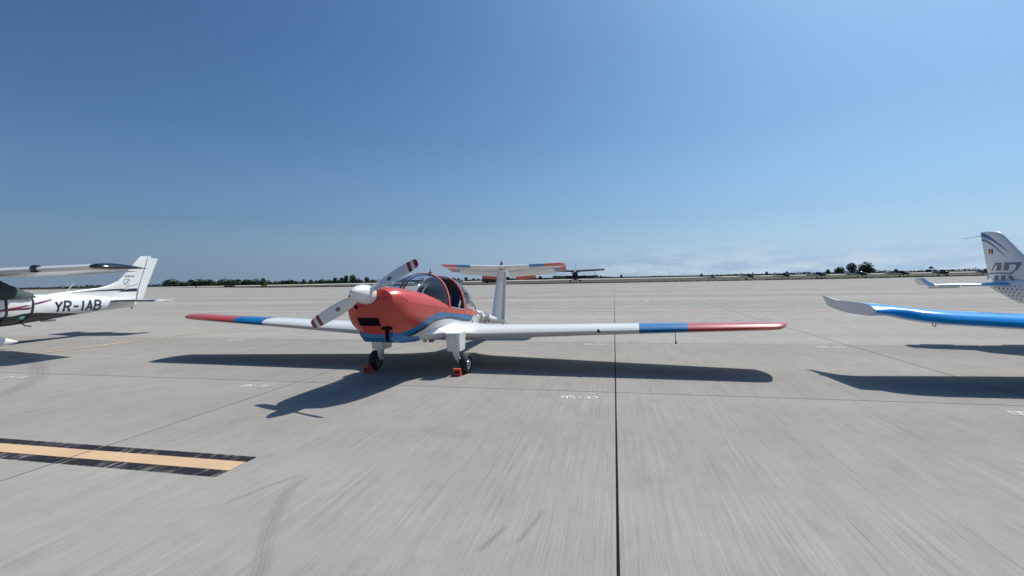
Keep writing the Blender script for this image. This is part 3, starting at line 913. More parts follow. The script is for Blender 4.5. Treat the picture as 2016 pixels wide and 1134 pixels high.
# windscreen, bow, sliding canopy and its frame
def arc_pt(st, a, off=0.0):
    y, w, zb, zt = st
    c, s_ = math.cos(a), math.sin(a)
    e = 2/2.35
    return Vector(((w+off)*math.copysign(abs(c)**e, c), y, zb + (zt-zb+off)*abs(s_)**e))
NA = 22
WS = [(-1.67, .05, 1.44, 1.478), (-1.58, .20, 1.425, 1.52), (-1.45, .29, 1.40, 1.575), (-1.28, .37, 1.345, 1.63), (-1.08, .44, 1.265, 1.68), (-.88, .485, 1.17, 1.71), (-.72, .505, 1.115, 1.72)]
q = MB().grid([[arc_pt(s_, PI*k/NA) for k in range(NA+1)] for s_ in WS], closed=False)
q.build('windscreen', P1, m_glass, 60)
def band(q, sts, a0, a1, off0, off1, n=NA):
    """a solid strip that follows the canopy surface"""
    outer = [[arc_pt(s_, a0+(a1-a0)*k/n, off1) for k in range(n+1)] for s_ in sts]
    inner = [[arc_pt(s_, a0+(a1-a0)*k/n, off0) for k in range(n+1)] for s_ in sts]
    q.grid([o + list(reversed(i)) for o, i in zip(outer, inner)], cap=True)
def lerp_st(A, B, t): return tuple(a+(b-a)*t for a, b in zip(A, B))
q = MB()
B0 = (-.75, .503, 1.115, 1.718); B1 = (-.69, .507, 1.09, 1.722)
band(q, [B0, B1], 0, PI, -.012, .010); q.build('windscreen_bow', P1, m_red, 40)
q = MB(); q.grid([[arc_pt(s_, 0, o_) for s_ in WS] for o_ in (.004, .014)], closed=False)
CS = [(.0, .512, .99, 1.665), (.2, .512, .965, 1.655), (.42, .505, .94, 1.605), (.62, .49, .92, 1.52), (.78, .47, .90, 1.40), (.90, .45, .885, 1.27), (.97, .435, .875, 1.16)]
q = MB().grid([[arc_pt(s_, PI*k/NA) for k in range(NA+1)] for s_ in CS], closed=False)
can = q.build('sliding_canopy', P1, m_glass, 60)
q = MB(); band(q, [CS[0], lerp_st(CS[0], CS[1], .35)], 0, PI, -.014, .012)
q.build('canopy_hoop', can, m_red, 40)
q = MB(); band(q, [lerp_st(CS[5], CS[6], .4), (1.0, .43, .872, 1.12)], 0, PI, -.010, .012)
q.build('canopy_rear_frame', can, m_red, 40)
for a0, a1 in ((0, .11), (PI-.11, PI)):
    q = MB(); band(q, [(s_[0], s_[1], s_[2]-.045, s_[3]) for s_ in CS], a0, a1, -.008, .014, 4)
    q.build('canopy_side_rail', can, m_red, 40)
q = MB(); band(q, CS[1:6], .75, PI-.02, -.05, -.03); q.build('sun_blind', can, m_lining, 40)
q = MB(); band(q, [(.02, .505, .99, 1.655), (.075, .505, .985, 1.652)], .05, PI-.05, -.05, -.016); q.build('canopy_lining', can, m_lining)
q = MB()
for k in range(12):
    p = arc_pt((.018, .47, .99, 1.62), .15+(PI-.3)*k/11); q.lathe([(-.004, .006), (.002, .007)], p, (0, 1, 0), n=6)
q.build('lining_screw', can, m_lgrey)['kind'] = 'stuff'
q = MB(); band(q, [(-.68, .50, 1.09, 1.715), (-.64, .50, 1.085, 1.715)], .05, PI-.05, -.03, -.014); q.build('bow_lining', P1, m_lining)
for x in (.525, -.525): MB().tube([(x, -.69, 1.125), (x, .0, 1.035)], .009, 6).build('sill_rail', P1, m_metal)
q = MB(); q.tube([(.14, -.70, 1.725), (.14, -.70, 1.80)], [.012, .006], 8); q.box((.14, -.70, 1.735), (.05, .06, .02), ch=.006)
q.build('roof_antenna', P1, m_dmetal)
# cockpit
def seat(x):
    q = MB()
    q.box((x, -.05, .80), (.40, .46, .12), ch=.05)
    q.grid([[(x-.2*k, y-.05, z), (x+.2*k, y-.05, z), (x+.2*k, y+.05, z), (x-.2*k, y+.05, z)] for k, y, z in ((1, .18, .80), (1.02, .26, 1.05), (.9, .33, 1.26), (.55, .36, 1.33), (.5, .38, 1.44), (.35, .385, 1.47))])
    o = q.build('seat', P1, m_seat, 40)
    for d in (-.09, .09): MB().tube([(x+d, .27, 1.30), (x+d, .16, 1.02), (x+d*1.3, .05, .89)], .012, 6).build('harness_strap', o, m_grey)
seat(.25); seat(-.25)
q = MB(); q.grid([[(-.46, y, z0), (.46, y, z0), (.42, y, z1), (.20, y, z1+.05), (-.20, y, z1+.05), (-.42, y, z1)] for y, z0, z1 in ((-.98, .85, 1.24), (-.80, .80, 1.26), (-.76, .86, 1.24))])
pan = q.build('instrument_panel', P1, m_lining, 30)
for x, z in ((-.3, 1.18), (-.18, 1.18), (-.06, 1.18), (.1, 1.16), (.24, 1.16), (-.3, 1.06), (-.18, 1.06), (.1, 1.04)):
    MB().lathe([(-.006, .048), (.006, .045)], (x, -.75, z), (0, 1, 0), n=14).build('instrument_dial', pan, m_dglass)
q = MB(); q.tube([(.25, -.25, .70), (.25, -.36, .98), (.25, -.33, 1.05)], [.012, .012, .02], 8); q.build('control_stick', P1, m_matt)
q = MB(); q.tube([(-.25, -.25, .70), (-.25, -.36, .98), (-.25, -.33, 1.05)], [.012, .012, .02], 8); q.build('control_stick', P1, m_matt)
q = MB(); q.box((.36, .20, 1.13), (.015, .20, .07), rot=Matrix.Rotation(R(38), 3, 'X').to_euler().to_quaternion(), ch=.005); q.build('checklist_card', P1, m_paper)
q = MB(); q.grid([[(-.47, .62, .72), (.47, .62, .72), (.46, .62, .98), (.30, .62, 1.03), (-.30, .62, 1.03), (-.46, .62, .98)], [(-.47, .635, .72), (.47, .635, .72), (.46, .635, .98), (.30, .635, 1.03), (-.30, .635, 1.03), (-.46, .635, .98)]]); q.build('rear_bulkhead', P1, m_lining)

# registration on the rear fuselage
st, wd = lettering('YR-BVC', .185, .19, 1.15, 0.0, .30, .03)
D = Decal(lambda u, v, off: sm(1.36+u*1.2, .675+v-.10*u, off), .006); D.strips(st).build('registration', P1, m_navy)['kind'] = 'stuff'
st, wd = lettering('ROMANIAN', .05, .2, .9, 0, .3, .03)
D = Decal(lambda u, v, off: sm(1.05+u, .865+v-.13*u, off), .006); D.strips(st).build('small_lettering', P1, m_navy)['kind'] = 'stuff'
st, wd = lettering('AERO', .05, .2, .9, 0, .3, .03)
D = Decal(lambda u, v, off: sm(1.07+u, .77+v-.13*u, off), .006); D.strips(st).build('small_lettering', P1, m_grey)['kind'] = 'stuff'

# fin, rudder, tailplane
FS = [(.44, 3.55, 4.62, .15), (.60, 3.66, 4.66, .145), (1.0, 3.86, 4.74, .13), (1.5, 4.12, 4.85, .115), (1.86, 4.30, 4.93, .105)]
q = MB().grid(fin_rings(FS)); fin = q.build('fin', P1, m_white, 40)
RS = [(.34, 4.635, 4.93, .075), (.60, 4.675, 5.0, .07), (1.0, 4.755, 5.06, .065), (1.5, 4.865, 5.12, .055), (1.80, 4.93, 5.16, .05)]
q = MB()
q.grid([[Vector((t*k, y, z)) for k, y in ((.5, y0), (.9, y0+.03), (.1, y1), (-.1, y1), (-.9, y0+.03), (-.5, y0))] for z, y0, y1, t in RS])
rud = q.build('rudder', fin, m_white, 30)
bvf = bvh_of(fin); fmx = side_map(bvf, 1); rmx = side_map(bvh_of(rud), 1)
st, wd = lettering('IAR-46S', .085, .17, 1.15, 0, .35, .04)
D = Decal(lambda u, v, off: rmx(4.99 + .035 - v*.8, 1.62-u, off), .003); D.strips(st).build('fin_lettering', fin, m_grey)['kind'] = 'stuff'
TS = [(0.0, 4.28, .86, 1.955, .11, 9), (.12, 4.28, .86, 1.957, .11, 9), (.86, 4.33, .78, 1.985, .105, 9), (.861, 4.33, .78, 1.985, .105, 9), (1.26, 4.36, .74, 2.0, .10, 9), (1.261, 4.36, .74, 2.0, .10, 9), (1.70, 4.39, .70, 2.018, .10, 9), (1.78, 4.43, .64, 2.022, .09, 9), (1.83, 4.52, .52, 2.02, .07, 9)]
for sg in (1, -1):
    q = MB().grid(wing_rings([(sg*(x+.001), y, c, z, t, p) for x, y, c, z, t, p in TS]))
    for fi in range((len(TS)-1)*NF):
        i, j = divmod(fi, NF)
        if 4 <= j <= 12 and i >= 3: q.M[fi] = 1 if i < 5 else 2
        if i >= 6: q.M[fi] = 2
    q.M[-1] = 2
    hs = q.build('tailplane', P1, (m_white, m_blue, m_red), 40)
    # elevator hanging a little down, with its balance horn and trim tab
    def er(x, y0, c, z, dr, t):
        d = R(dr)
        return [Vector((sg*x, y0+a*c*math.cos(d)+h*math.sin(d), z - a*c*math.sin(d) + h*math.cos(d))) for a, h in ((0, t*.5), (.15, t*.6), (1, .004), (1, -.004), (.15, -t*.6), (0, -t*.5))]
    q = MB(); DR = 27
    q.grid([er(.07, 5.13, .40, 1.825, DR, .05), er(.86, 5.10, .36, 1.865, DR, .045), er(1.46, 5.07, .33, 1.895, DR, .04)])
    q.build('elevator', hs, m_white, 30)
    q = MB(); q.grid([er(1.47, 4.98, .38, 1.93, 20, .045), er(1.60, 4.98, .37, 1.935, 20, .04), er(1.601, 4.98, .37, 1.935, 20, .04), er(1.80, 5.0, .32, 1.94, 20, .03)])
    for fi in range(6): q.M[fi] = 0
    for fi in range(6, 18): q.M[fi] = 1
    q.build('elevator_horn', hs, (m_blue, m_red), 30)
    q = MB(); q.grid([er(.22, 5.475, .14, 1.650, 42, .012), er(.84, 5.42, .13, 1.707, 42, .012)])
    q.build('trim_tab', hs, m_red, 30)
q = MB(); q.lathe([(0, .034), (.03, .036), (.09, .033), (.12, .02), (.125, .002)], (0, 4.62, 1.98), (0, 0, 1), n=14); bc = q.build('beacon', P1, m_dred, 50)
q = MB(); q.lathe([(0, .05), (.02, .036)], (0, 4.62, 1.965), (0, 0, 1), n=14); q.build('beacon_base', bc, m_lgrey)

# main gear
for sg in (1, -1):
    x = sg*.70
    q = MB()
    q.grid([[Vector((x+a*w, y0+b_*d, z)) for a, b_ in ((-1, 0), (-.85, -.12), (.85, -.12), (1, 0), (.9, 1), (-.9, 1))] for z, w, y0, d in ((.72, .125, -1.10, .34), (.60, .122, -1.09, .32), (.405, .115, -1.06, .28), (.40, .11, -1.05, .26))])
    f_ = q.build('gear_fairing', P1, m_white, 25)
    k = MB()
    for dx in (-.07, .07):
        for z in (.66, .44): k.lathe([(-.003, .006), (.003, .005)], (x+dx, -1.145, z), (0, -1, 0), n=6)
    k.build('rivet', f_, m_dmetal)['kind'] = 'stuff'
    q = MB()
    q.grid([[Vector((x+sg*dx+a*w, y0+b_*d, z)) for a, b_ in ((-1, 0), (-.6, -.35), (.6, -.35), (1, 0), (.7, .8), (-.7, .8))] for z, w, y0, d, dx in ((.45, .058, -1.0, .12, .0), (.34, .052, -.99, .10, .01), (.26, .042, -.95, .09, .025), (.19, .03, -.90, .08, .04))])
    q.build('gear_leg', P1, m_white, 35)
    q = MB(); q.tube([(x+sg*.04, -.88, .21), (x+sg*.15, -.88, .185)], .022, 10); q.tube([(x+sg*.0, -.93, .40), (x+sg*.05, -.80, .26)], .012, 6)
    q.lathe([(-.012, .075), (.012, .075)], (x+sg*.075, -.88, .185), n=16)
    q.build('axle', P1, m_dmetal)
    wheel_parts(P1, (x+sg*.155, -.88, .178), .178, .125)
q = MB(); q.tube([(0, 4.70, .36), (0, 4.80, .22), (0, 4.90, .12)], [.022, .018, .014], 8)
q.build('tail_wheel_leg', P1, m_dmetal)
wheel_parts(P1, (0, 4.92, .095), .095, .06, 'tail_wheel')

def local1(X, Y, Z=0):
    return Vector((-1.43, 9.03, 0)) + X*Vector((math.cos(PSI), -math.sin(PSI), 0)) + Y*Vector((math.sin(PSI), math.cos(PSI), 0)) + Vector((0, 0, Z))
# wheel chocks: red boxed wedges with a hand slot
def chock(loc, rz, label):
    t = thing('wheel_chock', label, 'wheel chock', loc, rz, 'red chocks under the aeroplane wheels')
    q = MB()
    w, h, d = .062, .125, .15
    prof_ = [(-d*.55, 0), (-d*.55, h*.96), (-d*.45, h), (-d*.12, h), (d*.45, .03), (d*.45, 0)]
    # front wall with a slot: four bars, so the opening is real
    z0, z1, sx = .055, .085, .040
    q.grid([[(-w, y, z) for y, z in prof_], [(-sx, y, z) for y, z in prof_]])
    q.grid([[(sx, y, z) for y, z in prof_], [(w, y, z) for y, z in prof_]])
    low = [(-d*.548, .001), (-d*.548, z0), (d*.2, z0), (d*.448, .028), (d*.448, .001)]
    q.grid([[(-sx-.001, y, z) for y, z in low], [(sx+.001, y, z) for y, z in low]])
    hi = [(-d*.548, z1), (-d*.548, h*.955), (-d*.45, h*.998), (-d*.12, h*.998), (d*.02, z1)]
    q.grid([[(-sx-.001, y, z) for y, z in hi], [(sx+.001, y, z) for y, z in hi]])
    q.build('wedge', t, m_chock, 25)
    k = MB(); k.box((0, -.02, .07), (2*sx, .05, z1-z0-.004)); k.build('slot_shade_block', t, m_matt)  # black block added inside the slot, standing in for its shade
    return t
p = local1(.79, -1.10); chock((p.x, p.y, .001), -PSI+R(8), 'red chock in front of the right-hand wheel of the red-nosed aeroplane')
p = local1(-.86, -1.10); chock((p.x, p.y, .001), -PSI-R(14), 'red chock in front of the left-hand wheel, in deep shade under the red nose')

# ================================================================== WHITE HIGH-WING AEROPLANE AT THE LEFT
def letters(name, txt, h, weight, f, mat_, parent, asp=1.0, skew=0.0, gap=0.3, sub=.02, off=.006):
    """each character is a part of its own"""
    x = 0.0
    for ch in txt:
        if ch == ' ': x += 0.5; continue
        strips = [strip2d([((x+a-(.15 if ch == 'I' else 0)+skew*b)*h*asp, b*h) for a, b in pl], weight*h, sub) for pl in GL[ch]]
        Decal(f, off).strips(strips).build(name, parent, mat_)
        x += 0.6 + gap - (.30 if ch == 'I' else 0)
def belly_paint():
    m, nt, b = new_mat('white_over_dark_green')
    tcn = add(nt, 'ShaderNodeTexCoord')
    sp = add(nt, 'ShaderNodeSeparateXYZ'); nt.links.new(tcn.outputs['Object'], sp.inputs[0])
    y, z = sp.outputs[1], sp.outputs[2]
    c1 = curve_node(nt, y, [(-2.0, .86), (.5, .83), (1.22, .815), (1.32, .83), (1.50, .87), (1.65, .875), (2.4, .82), (3.1, .745), (3.6, .60), (6, .3)], -2.0, 6.0)
    f = noise(nt, tcn.outputs['Object'], 3, 5)
    def v(c): return ramp(nt, f, [(0.3, tuple(x*0.95 for x in c)), (0.7, tuple(min(1, x*1.04) for x in c))])
    nt.links.new(mix(nt, mth(nt, 'GREATER_THAN', z, c1), v((.012, .014, .02)), v(WHITE)), b.inputs['Base Color'])
    b.inputs['Roughness'].default_value = 0.28; b.inputs['Coat Weight'].default_value = 0.4; b.inputs['Coat Roughness'].default_value = 0.06
    return m
P2 = thing('high_wing_aeroplane', 'white high-wing aeroplane at the left edge with maroon stripes, dark belly and covered cabin', 'aeroplane', (-14.6, 11.8, 0), -R(14))
ST2 = [(-1.75, .30, 1.32, 1.08, .80), (-1.6, .42, 1.40, 1.08, .72), (-1.0, .52, 1.46, 1.08, .60), (-.5, .55, 1.50, 1.08, .55), (-.45, .55, 1.54, 1.08, .55), (.0, .56, 1.86, 1.12, .53), (.35, .56, 1.94, 1.15, .52), (1.0, .55, 1.88, 1.12, .52), (1.35, .53, 1.66, 1.10, .53), (1.75, .49, 1.42, 1.06, .565), (2.2, .42, 1.40, 1.06, .61), (2.9, .32, 1.36, 1.05, .70), (3.6, .23, 1.30, 1.04, .77), (4.2, .16, 1.22, 1.02, .81), (4.75, .10, 1.13, 1.0, .84), (4.95, .05, 1.05, .97, .88)]
q = MB().grid([section(y, w, tp, zc, bo, 2.8 if y < 1.5 else 2.3, 2.8 if y < 1.5 else 2.3, 0) for y, w, tp, zc, bo in ST2])
fus2 = q.build('fuselage', P2, belly_paint(), 40)
bv2 = bvh_of(fus2); sm2 = side_map(bv2, 1)
for sg in (1, -1):
    S = [(.02, -.02, 1.63, 2.0, .125, 2.5), (2.4, -.02, 1.63, 2.015, .125, 2.5), (5.25, .0, 1.16, 2.055, .12, 1.5)]
    q = MB().grid(wing_rings([(sg*x, y, c, z, t, p) for x, y, c, z, t, p in S]))
    w_ = q.build('wing', P2, m_white, 40)
    S = [(5.252, -.012, 1.18, 2.055, .135, 1.5), (5.40, -.005, 1.17, 2.055, .13, 1.5), (5.47, .03, 1.12, 2.05, .10, 1.5), (5.51, .12, 1.0, 2.04, .04, 1.5)]
    MB().grid(wing_rings([(sg*x, y, c, z, t, p) for x, y, c, z, t, p in S])).build('wing_tip', w_, m_black, 40)
    S = [(3.44, -.03, .20, 2.033, .72, 2), (3.46, -.05, .24, 2.033, .76, 2), (3.58, -.05, .24, 2.035, .76, 2), (3.60, -.03, .20, 2.035, .72, 2)]
    MB().grid(wing_rings([(sg*x, y, c, z, t, p) for x, y, c, z, t, p in S])).build('landing_light_fairing', w_, m_black, 40)
    for x0, x1, c0, c1 in ((.62, 2.5, .36, .36), (2.53, 5.2, .33, .27)):
        q = MB()
        y0 = 1.63-c0-.03 if x0 < 2 else 1.62-c0-.03; y1 = 1.62-c1-.03 if x1 < 3 else 1.16-c1-.03
        q.grid([[(sg*x0, y0, 1.915), (sg*x0, y0+c0, 1.90), (sg*x0, y0, 1.905)], [(sg*x1, y1, 1.965), (sg*x1, y1+c1, 1.955), (sg*x1, y1, 1.955)]])
        q.build('flap' if x0 < 2 else 'aileron', w_, m_lgrey, 30)
# fin with its long dorsal fillet
q = MB()
prof2 = [(1.02, 2.1, 4.98, .06), (1.38, 2.25, 5.02, .07), (1.47, 3.05, 5.05, .07), (1.56, 3.82, 5.08, .08), (1.66, 4.16, 5.11, .085), (1.79, 4.42, 5.16, .085), (2.2, 4.79, 5.30, .08), (2.60, 5.12, 5.44, .07), (2.66, 5.20, 5.46, .04)]
fin2 = q.grid(fin_rings(prof2)).build('fin', P2, m_white, 40)
q = MB()
q.grid([[Vector((t*k, y, z)) for k, y in ((.5, y0), (.1, y1), (-.1, y1), (-.5, y0))] for z, y0, y1, t in ((1.06, 4.99, 5.20, .07), (1.5, 5.07, 5.36, .065), (2.2, 5.315, 5.66, .05), (2.52, 5.43, 5.80, .045), (2.60, 5.455, 5.83, .03))])
rud2 = q.build('rudder', fin2, m_white, 30)
q = MB(); q.box((.0, 5.50, 2.62), (.025, .12, .12), rot=Matrix.Rotation(R(-18), 3, 'X').to_euler().to_quaternion()); q.build('rudder_horn', fin2, m_white, 30)
for sg in (1, -1):
    S = [(.03, 3.98, .98, 1.10, .09, 0), (1.62, 4.20, .74, 1.085, .09, 0), (1.70, 4.28, .62, 1.08, .06, 0)]
    q = MB().grid(wing_rings([(sg*x, y, c, z, t, p) for x, y, c, z, t, p in S]))
    for fi in range(2*NF):
        i, j = divmod(fi, NF)
        if 6 <= j <= 11: q.M[fi] = 1
    q.build('tailplane', P2, (m_white, m_black), 40)
    q = MB(); q.grid([[(sg*1.30, 4.82, 1.075), (sg*1.30, 5.15, 1.045), (sg*1.30, 5.15, 1.04), (sg*1.30, 4.82, 1.05)], [(sg*1.72, 4.80, 1.075), (sg*1.74, 5.05, 1.0), (sg*1.74, 5.05, .995), (sg*1.72, 4.80, 1.05)]])
    q.build('elevator', P2, m_white, 30)
fm2 = side_map(bvh_of(fin2), 1)
# stripes, registration, badges
Decal(sm2, .002).poly([((.3, .935), (.3, .90)), ((1.0, 1.02), (1.0, .985)), ((1.45, 1.085), (1.45, 1.045)), ((1.85, 1.17), (1.85, 1.115)), ((2.30, 1.265), (2.22, 1.20))], 2).build('maroon_stripe', P2, m_maroon)
Decal(sm2, .0026).poly([((-1.2, .96), (-1.2, .91)), ((.2, .98), (.2, .935)), ((1.05, 1.02), (1.05, .97)), ((1.72, 1.045), (1.62, .98))], 2).build('maroon_stripe', P2, m_maroon)
letters('registration_letter', 'YR-IAB', .30, .18, lambda u, v, off: sm2(2.30+u, .862+v-.012*u, off), m_navy, P2, .98, .14, .26)
Decal(sm2, .002).poly([((3.66, .98), (3.66, .955)), ((3.78, .98), (3.78, .955))], 1).build('dash_mark', P2, m_lgrey)
b_ = Decal(sm2, .003).poly([((1.40, .81), (1.40, .70)), ((1.56, .815), (1.56, .705))], 2).build('first_aid_sign', P2, m_green)
D = Decal(sm2, .005); D.poly([((1.47, .80), (1.47, .72)), ((1.495, .80), (1.495, .72))], 1); D.build('white_cross', b_, m_white)
D = Decal(sm2, .0056); D.poly([((1.435, .775), (1.435, .745)), ((1.53, .778), (1.53, .748))], 1); D.build('white_cross', b_, m_white)
Decal(fm2, .002).poly([((2.95, 1.415), (2.95, 1.41)), ((3.7, 1.475), (3.7, 1.44)), ((4.3, 1.50), (4.3, 1.44)), ((4.68, 1.51), (4.50, 1.445))], 1).build('navy_stripe', fin2, m_navy)
Decal(fm2, .002).poly([((4.42, 1.425), (4.36, 1.405)), ((4.75, 1.50), (4.7, 1.395)), ((5.03, 1.51), (5.02, 1.40))], 1).build('navy_stripe', fin2, m_navy)
Decal(fm2, .002).strips([strip2d([(4.62, 1.545), (4.85, 1.60), (5.04, 1.66)], .015, .05)]).build('navy_stripe', fin2, m_navy)
ring_ = [(4.66+.105*math.cos(a), 1.735+.105*math.sin(a)) for a in [R(40+k*17) for k in range(18)]]
em = Decal(fm2, .002).strips([strip2d(ring_, .016, None)]).build('round_emblem', fin2, m_navy)
Decal(fm2, .003).strips([strip2d([(4.58, 1.68), (4.66, 1.72), (4.71, 1.79), (4.75, 1.83)], .014, None)]).build('emblem_mark', em, m_blue)
Decal(fm2, .004).strips([strip2d([(4.66, 1.70), (4.73, 1.77), (4.80, 1.81)], .014, None)]).build('emblem_mark', em, m_dred)
letters('fin_letter', 'AEROCLUB', .05, .2, lambda u, v, off: fm2(4.62+u, 1.915+v, off), m_grey, fin2, .85, .1, .3, .02)
# aerials, tail skid ring, steps
q = MB(); q.tube([(0, 2.79, 1.37), (0, 3.10, 1.72)], [.014, .008], 8); q.build('whip_antenna', P2, m_white)
q = MB(); q.tube([(0, 2.0, 1.38), (0, 1.96, 1.52)], [.012, .006], 8); q.build('whip_antenna', P2, m_white)
q = MB(); q.tube([(.30, 1.55, .60), (.36, 1.60, .52), (.40, 1.72, .49)], .016, 8); q.build('belly_step', P2, m_matt)
q = MB(); q.box((.12, 2.3, .60), (.10, .36, .05), ch=.02); q.build('belly_antenna', P2, m_lgrey)
q = MB(); q.tube([(0, 4.78, .86), (0, 4.82, .78), (0, 4.86, .86)], .012, 8); q.build('tie_down_loop', P2, m_dmetal)
# gear with spats, propeller
def spat(c, s_=1.0, mt=None):
    q = MB()
    rs = []
    for y, w, zt, zb in ((-.42, .02, .22, .18), (-.36, .07, .30, .10), (-.15, .10, .37, .07), (.1, .10, .36, .08), (.35, .065, .27, .12), (.52, .02, .19, .16)):
        rs.append([Vector((c[0]+w*s_*math.cos(a), c[1]+y*s_, ((zt+zb)/2 + (zt-zb)/2*math.sin(a))*s_)) for a in [2*PI*k/14 for k in range(14)]])
    return q.grid(rs)
for sg in (1, -1):
    q = MB(); q.tube([(sg*.45, .40, .64), (sg*.9, .42, .44), (sg*1.2, .40, .22)], [.05, .04, .03], 10); q.build('gear_leg', P2, m_white)
    spat((sg*1.25, .40, 0)).build('wheel_spat', P2, m_white, 40)
    wheel_parts(P2, (sg*1.25, .36, .17), .17, .14)
q = MB(); q.tube([(0, -1.35, .70), (0, -1.45, .25)], .035, 10); q.build('nose_leg', P2, m_white)
spat((0, -1.38, 0), .9).build('wheel_spat', P2, m_white, 40)
wheel_parts(P2, (0, -1.42, .15), .15, .12)
q = MB(); q.lathe([(.0, .15), (.1, .14), (.22, .09), (.30, .02), (.31, .001)], (0, -1.76, 1.06), (0, -1, 0), n=20); q.build('spinner', P2, m_white, 40)
for a in (R(80), R(260)):
    ex = Vector((math.cos(a), 0, math.sin(a))); ez = Vector((-math.sin(a), 0, math.cos(a)))
    rs = []
    for r, c in ((.1, .09), (.3, .15), (.6, .15), (.88, .11), (.95, .04)):
        rs.append([Vector((0, -1.88, 1.06)) + ex*r + (ez*.9+Vector((0, .4, 0)))*(math.cos(2*PI*k/10)*c/2) + Vector((0, 1, 0))*math.sin(2*PI*k/10)*.012 for k in range(10)])
    MB().grid(rs).build('propeller_blade', P2, m_grey, 40)
# the fitted cover over the cabin, with its straps: a thing lying on the aeroplane
CV = thing('cabin_cover', 'dark green fabric cover strapped over the cabin of the white high-wing aeroplane', 'cover', (-14.6, 11.8, 0), -R(14))
q = MB(); rs = []
random.seed(3)
for y, w, zt, zb in ((-.75, .60, 1.50, 1.30), (-.4, .61, 1.62, 1.27), (.0, .62, 1.92, 1.27), (.45, .615, 1.955, 1.28), (.9, .605, 1.91, 1.28), (1.12, .595, 1.83, 1.285), (1.3, .58, 1.72, 1.285), (1.5, .55, 1.60, 1.29), (1.68, .52, 1.49, 1.30), (1.80, .49, 1.435, 1.31)):
    ring = []
    for k in range(25):
        a = PI*k/24
        wob = .016*math.sin(k*1.9+y*9) + .012*math.sin(k*0.9-y*17)
        ring.append(Vector(((w+wob)*math.copysign(abs(math.cos(a))**.62, math.cos(a)), y + .03*math.sin(k*.7+y*5), zb + (zt-zb+wob)*abs(math.sin(a))**.75)))
    rs.append(ring)
q.grid(rs, closed=False).build('fabric', CV, m_tarp, 60)
bvc = BVHTree.FromPolygons(*[(lambda me: [v.co.copy() for v in me.vertices])(fus2.data), [tuple(p.vertices) for p in fus2.data.polygons]])
def strap(y0, y1, yb):
    pts = []
    for k in range(15):
        z = 1.34 - (1.34-.60)*k/14
        y = y0 + (y1-y0)*min(1, k/9) + (yb-y1)*max(0, (k-9)/5)
        pts.append((y, z))
    V, Fq = [], []
    for i, (y, z) in enumerate(pts):
        for d in (-.024, .024):
            V.append(sm2(y+d, z, .012))
    for i in range(len(pts)-1): Fq.append((2*i, 2*i+1, 2*i+3, 2*i+2))
    o = mesh('strap', V, Fq, CV, (m_strap,), None, None, False)
    sd = o.modifiers.new('thickness', 'SOLIDIFY'); sd.thickness = .006
strap(1.76, 1.70, 1.45); strap(1.10, 1.11, .98)

# ================================================================== BLUE AND WHITE LOW-WING AEROPLANE AT THE RIGHT
P3 = thing('low_wing_aeroplane', 'white low-wing aeroplane at the right edge with bright blue leading edges and upturned wing tip', 'aeroplane', (9.7, 5.6, 0), -R(10))
ST3 = [(-1.9, .22, 1.20, 1.0, .80), (-1.7, .36, 1.26, .98, .66), (-1.0, .48, 1.30, .95, .56), (-.3, .54, 1.30, .92, .52), (.6, .55, 1.28, .92, .52), (1.4, .50, 1.40, .95, .55), (2.0, .40, 1.42, 1.0, .60), (2.8, .28, 1.40, 1.08, .70), (3.5, .19, 1.39, 1.14, .80), (4.05, .135, 1.385, 1.19, .925), (4.4, .095, 1.37, 1.22, 1.06), (4.7, .05, 1.34, 1.26, 1.18), (4.78, .02, 1.30, 1.265, 1.235)]
q = MB().grid([section(y, w, tp, zc, bo, 2.3, 2.4, 0) for y, w, tp, zc, bo in ST3])
fus3 = q.build('fuselage', P3, m_white, 40)
sm3 = side_map(bvh_of(fus3), -1)
S3 = [(.30, -.25, 1.75, .76, .16, 2), (.55, -.1, 1.5, .77, .16, 2), (3.0, .0, 1.32, .885, .165, 2), (3.8, .04, 1.26, .935, .165, 1.5), (4.05, .10, 1.20, .96, .165, 0), (4.22, .20, 1.14, .985, .16, -1), (4.34, .36, 1.06, 1.01, .155, -2)]
def tip_ring(sg):
    """blunt outer end of the wing: its rear corner sweeps back and up"""
    top = [(.40, 1.03), (.5, 1.095), (.7, 1.13), (1.5, 1.135), (1.95, 1.205)]; bot = [(.40, 1.03), (.53, .945), (.97, .94), (1.44, .968), (1.77, 1.03), (1.95, 1.20)]
    def at_(c, y):
        for (a, p), (b_, q_) in zip(c, c[1:]):
            if y <= b_+1e-6: return p + (q_-p)*(y-a)/(b_-a)
        return c[-1][1]
    return [Vector((sg*(4.54+.05*a), .40+1.55*a, at_(top if k <= 9 else bot, .40+1.55*a))) for k, (a, h_, c_) in enumerate(FOIL)]
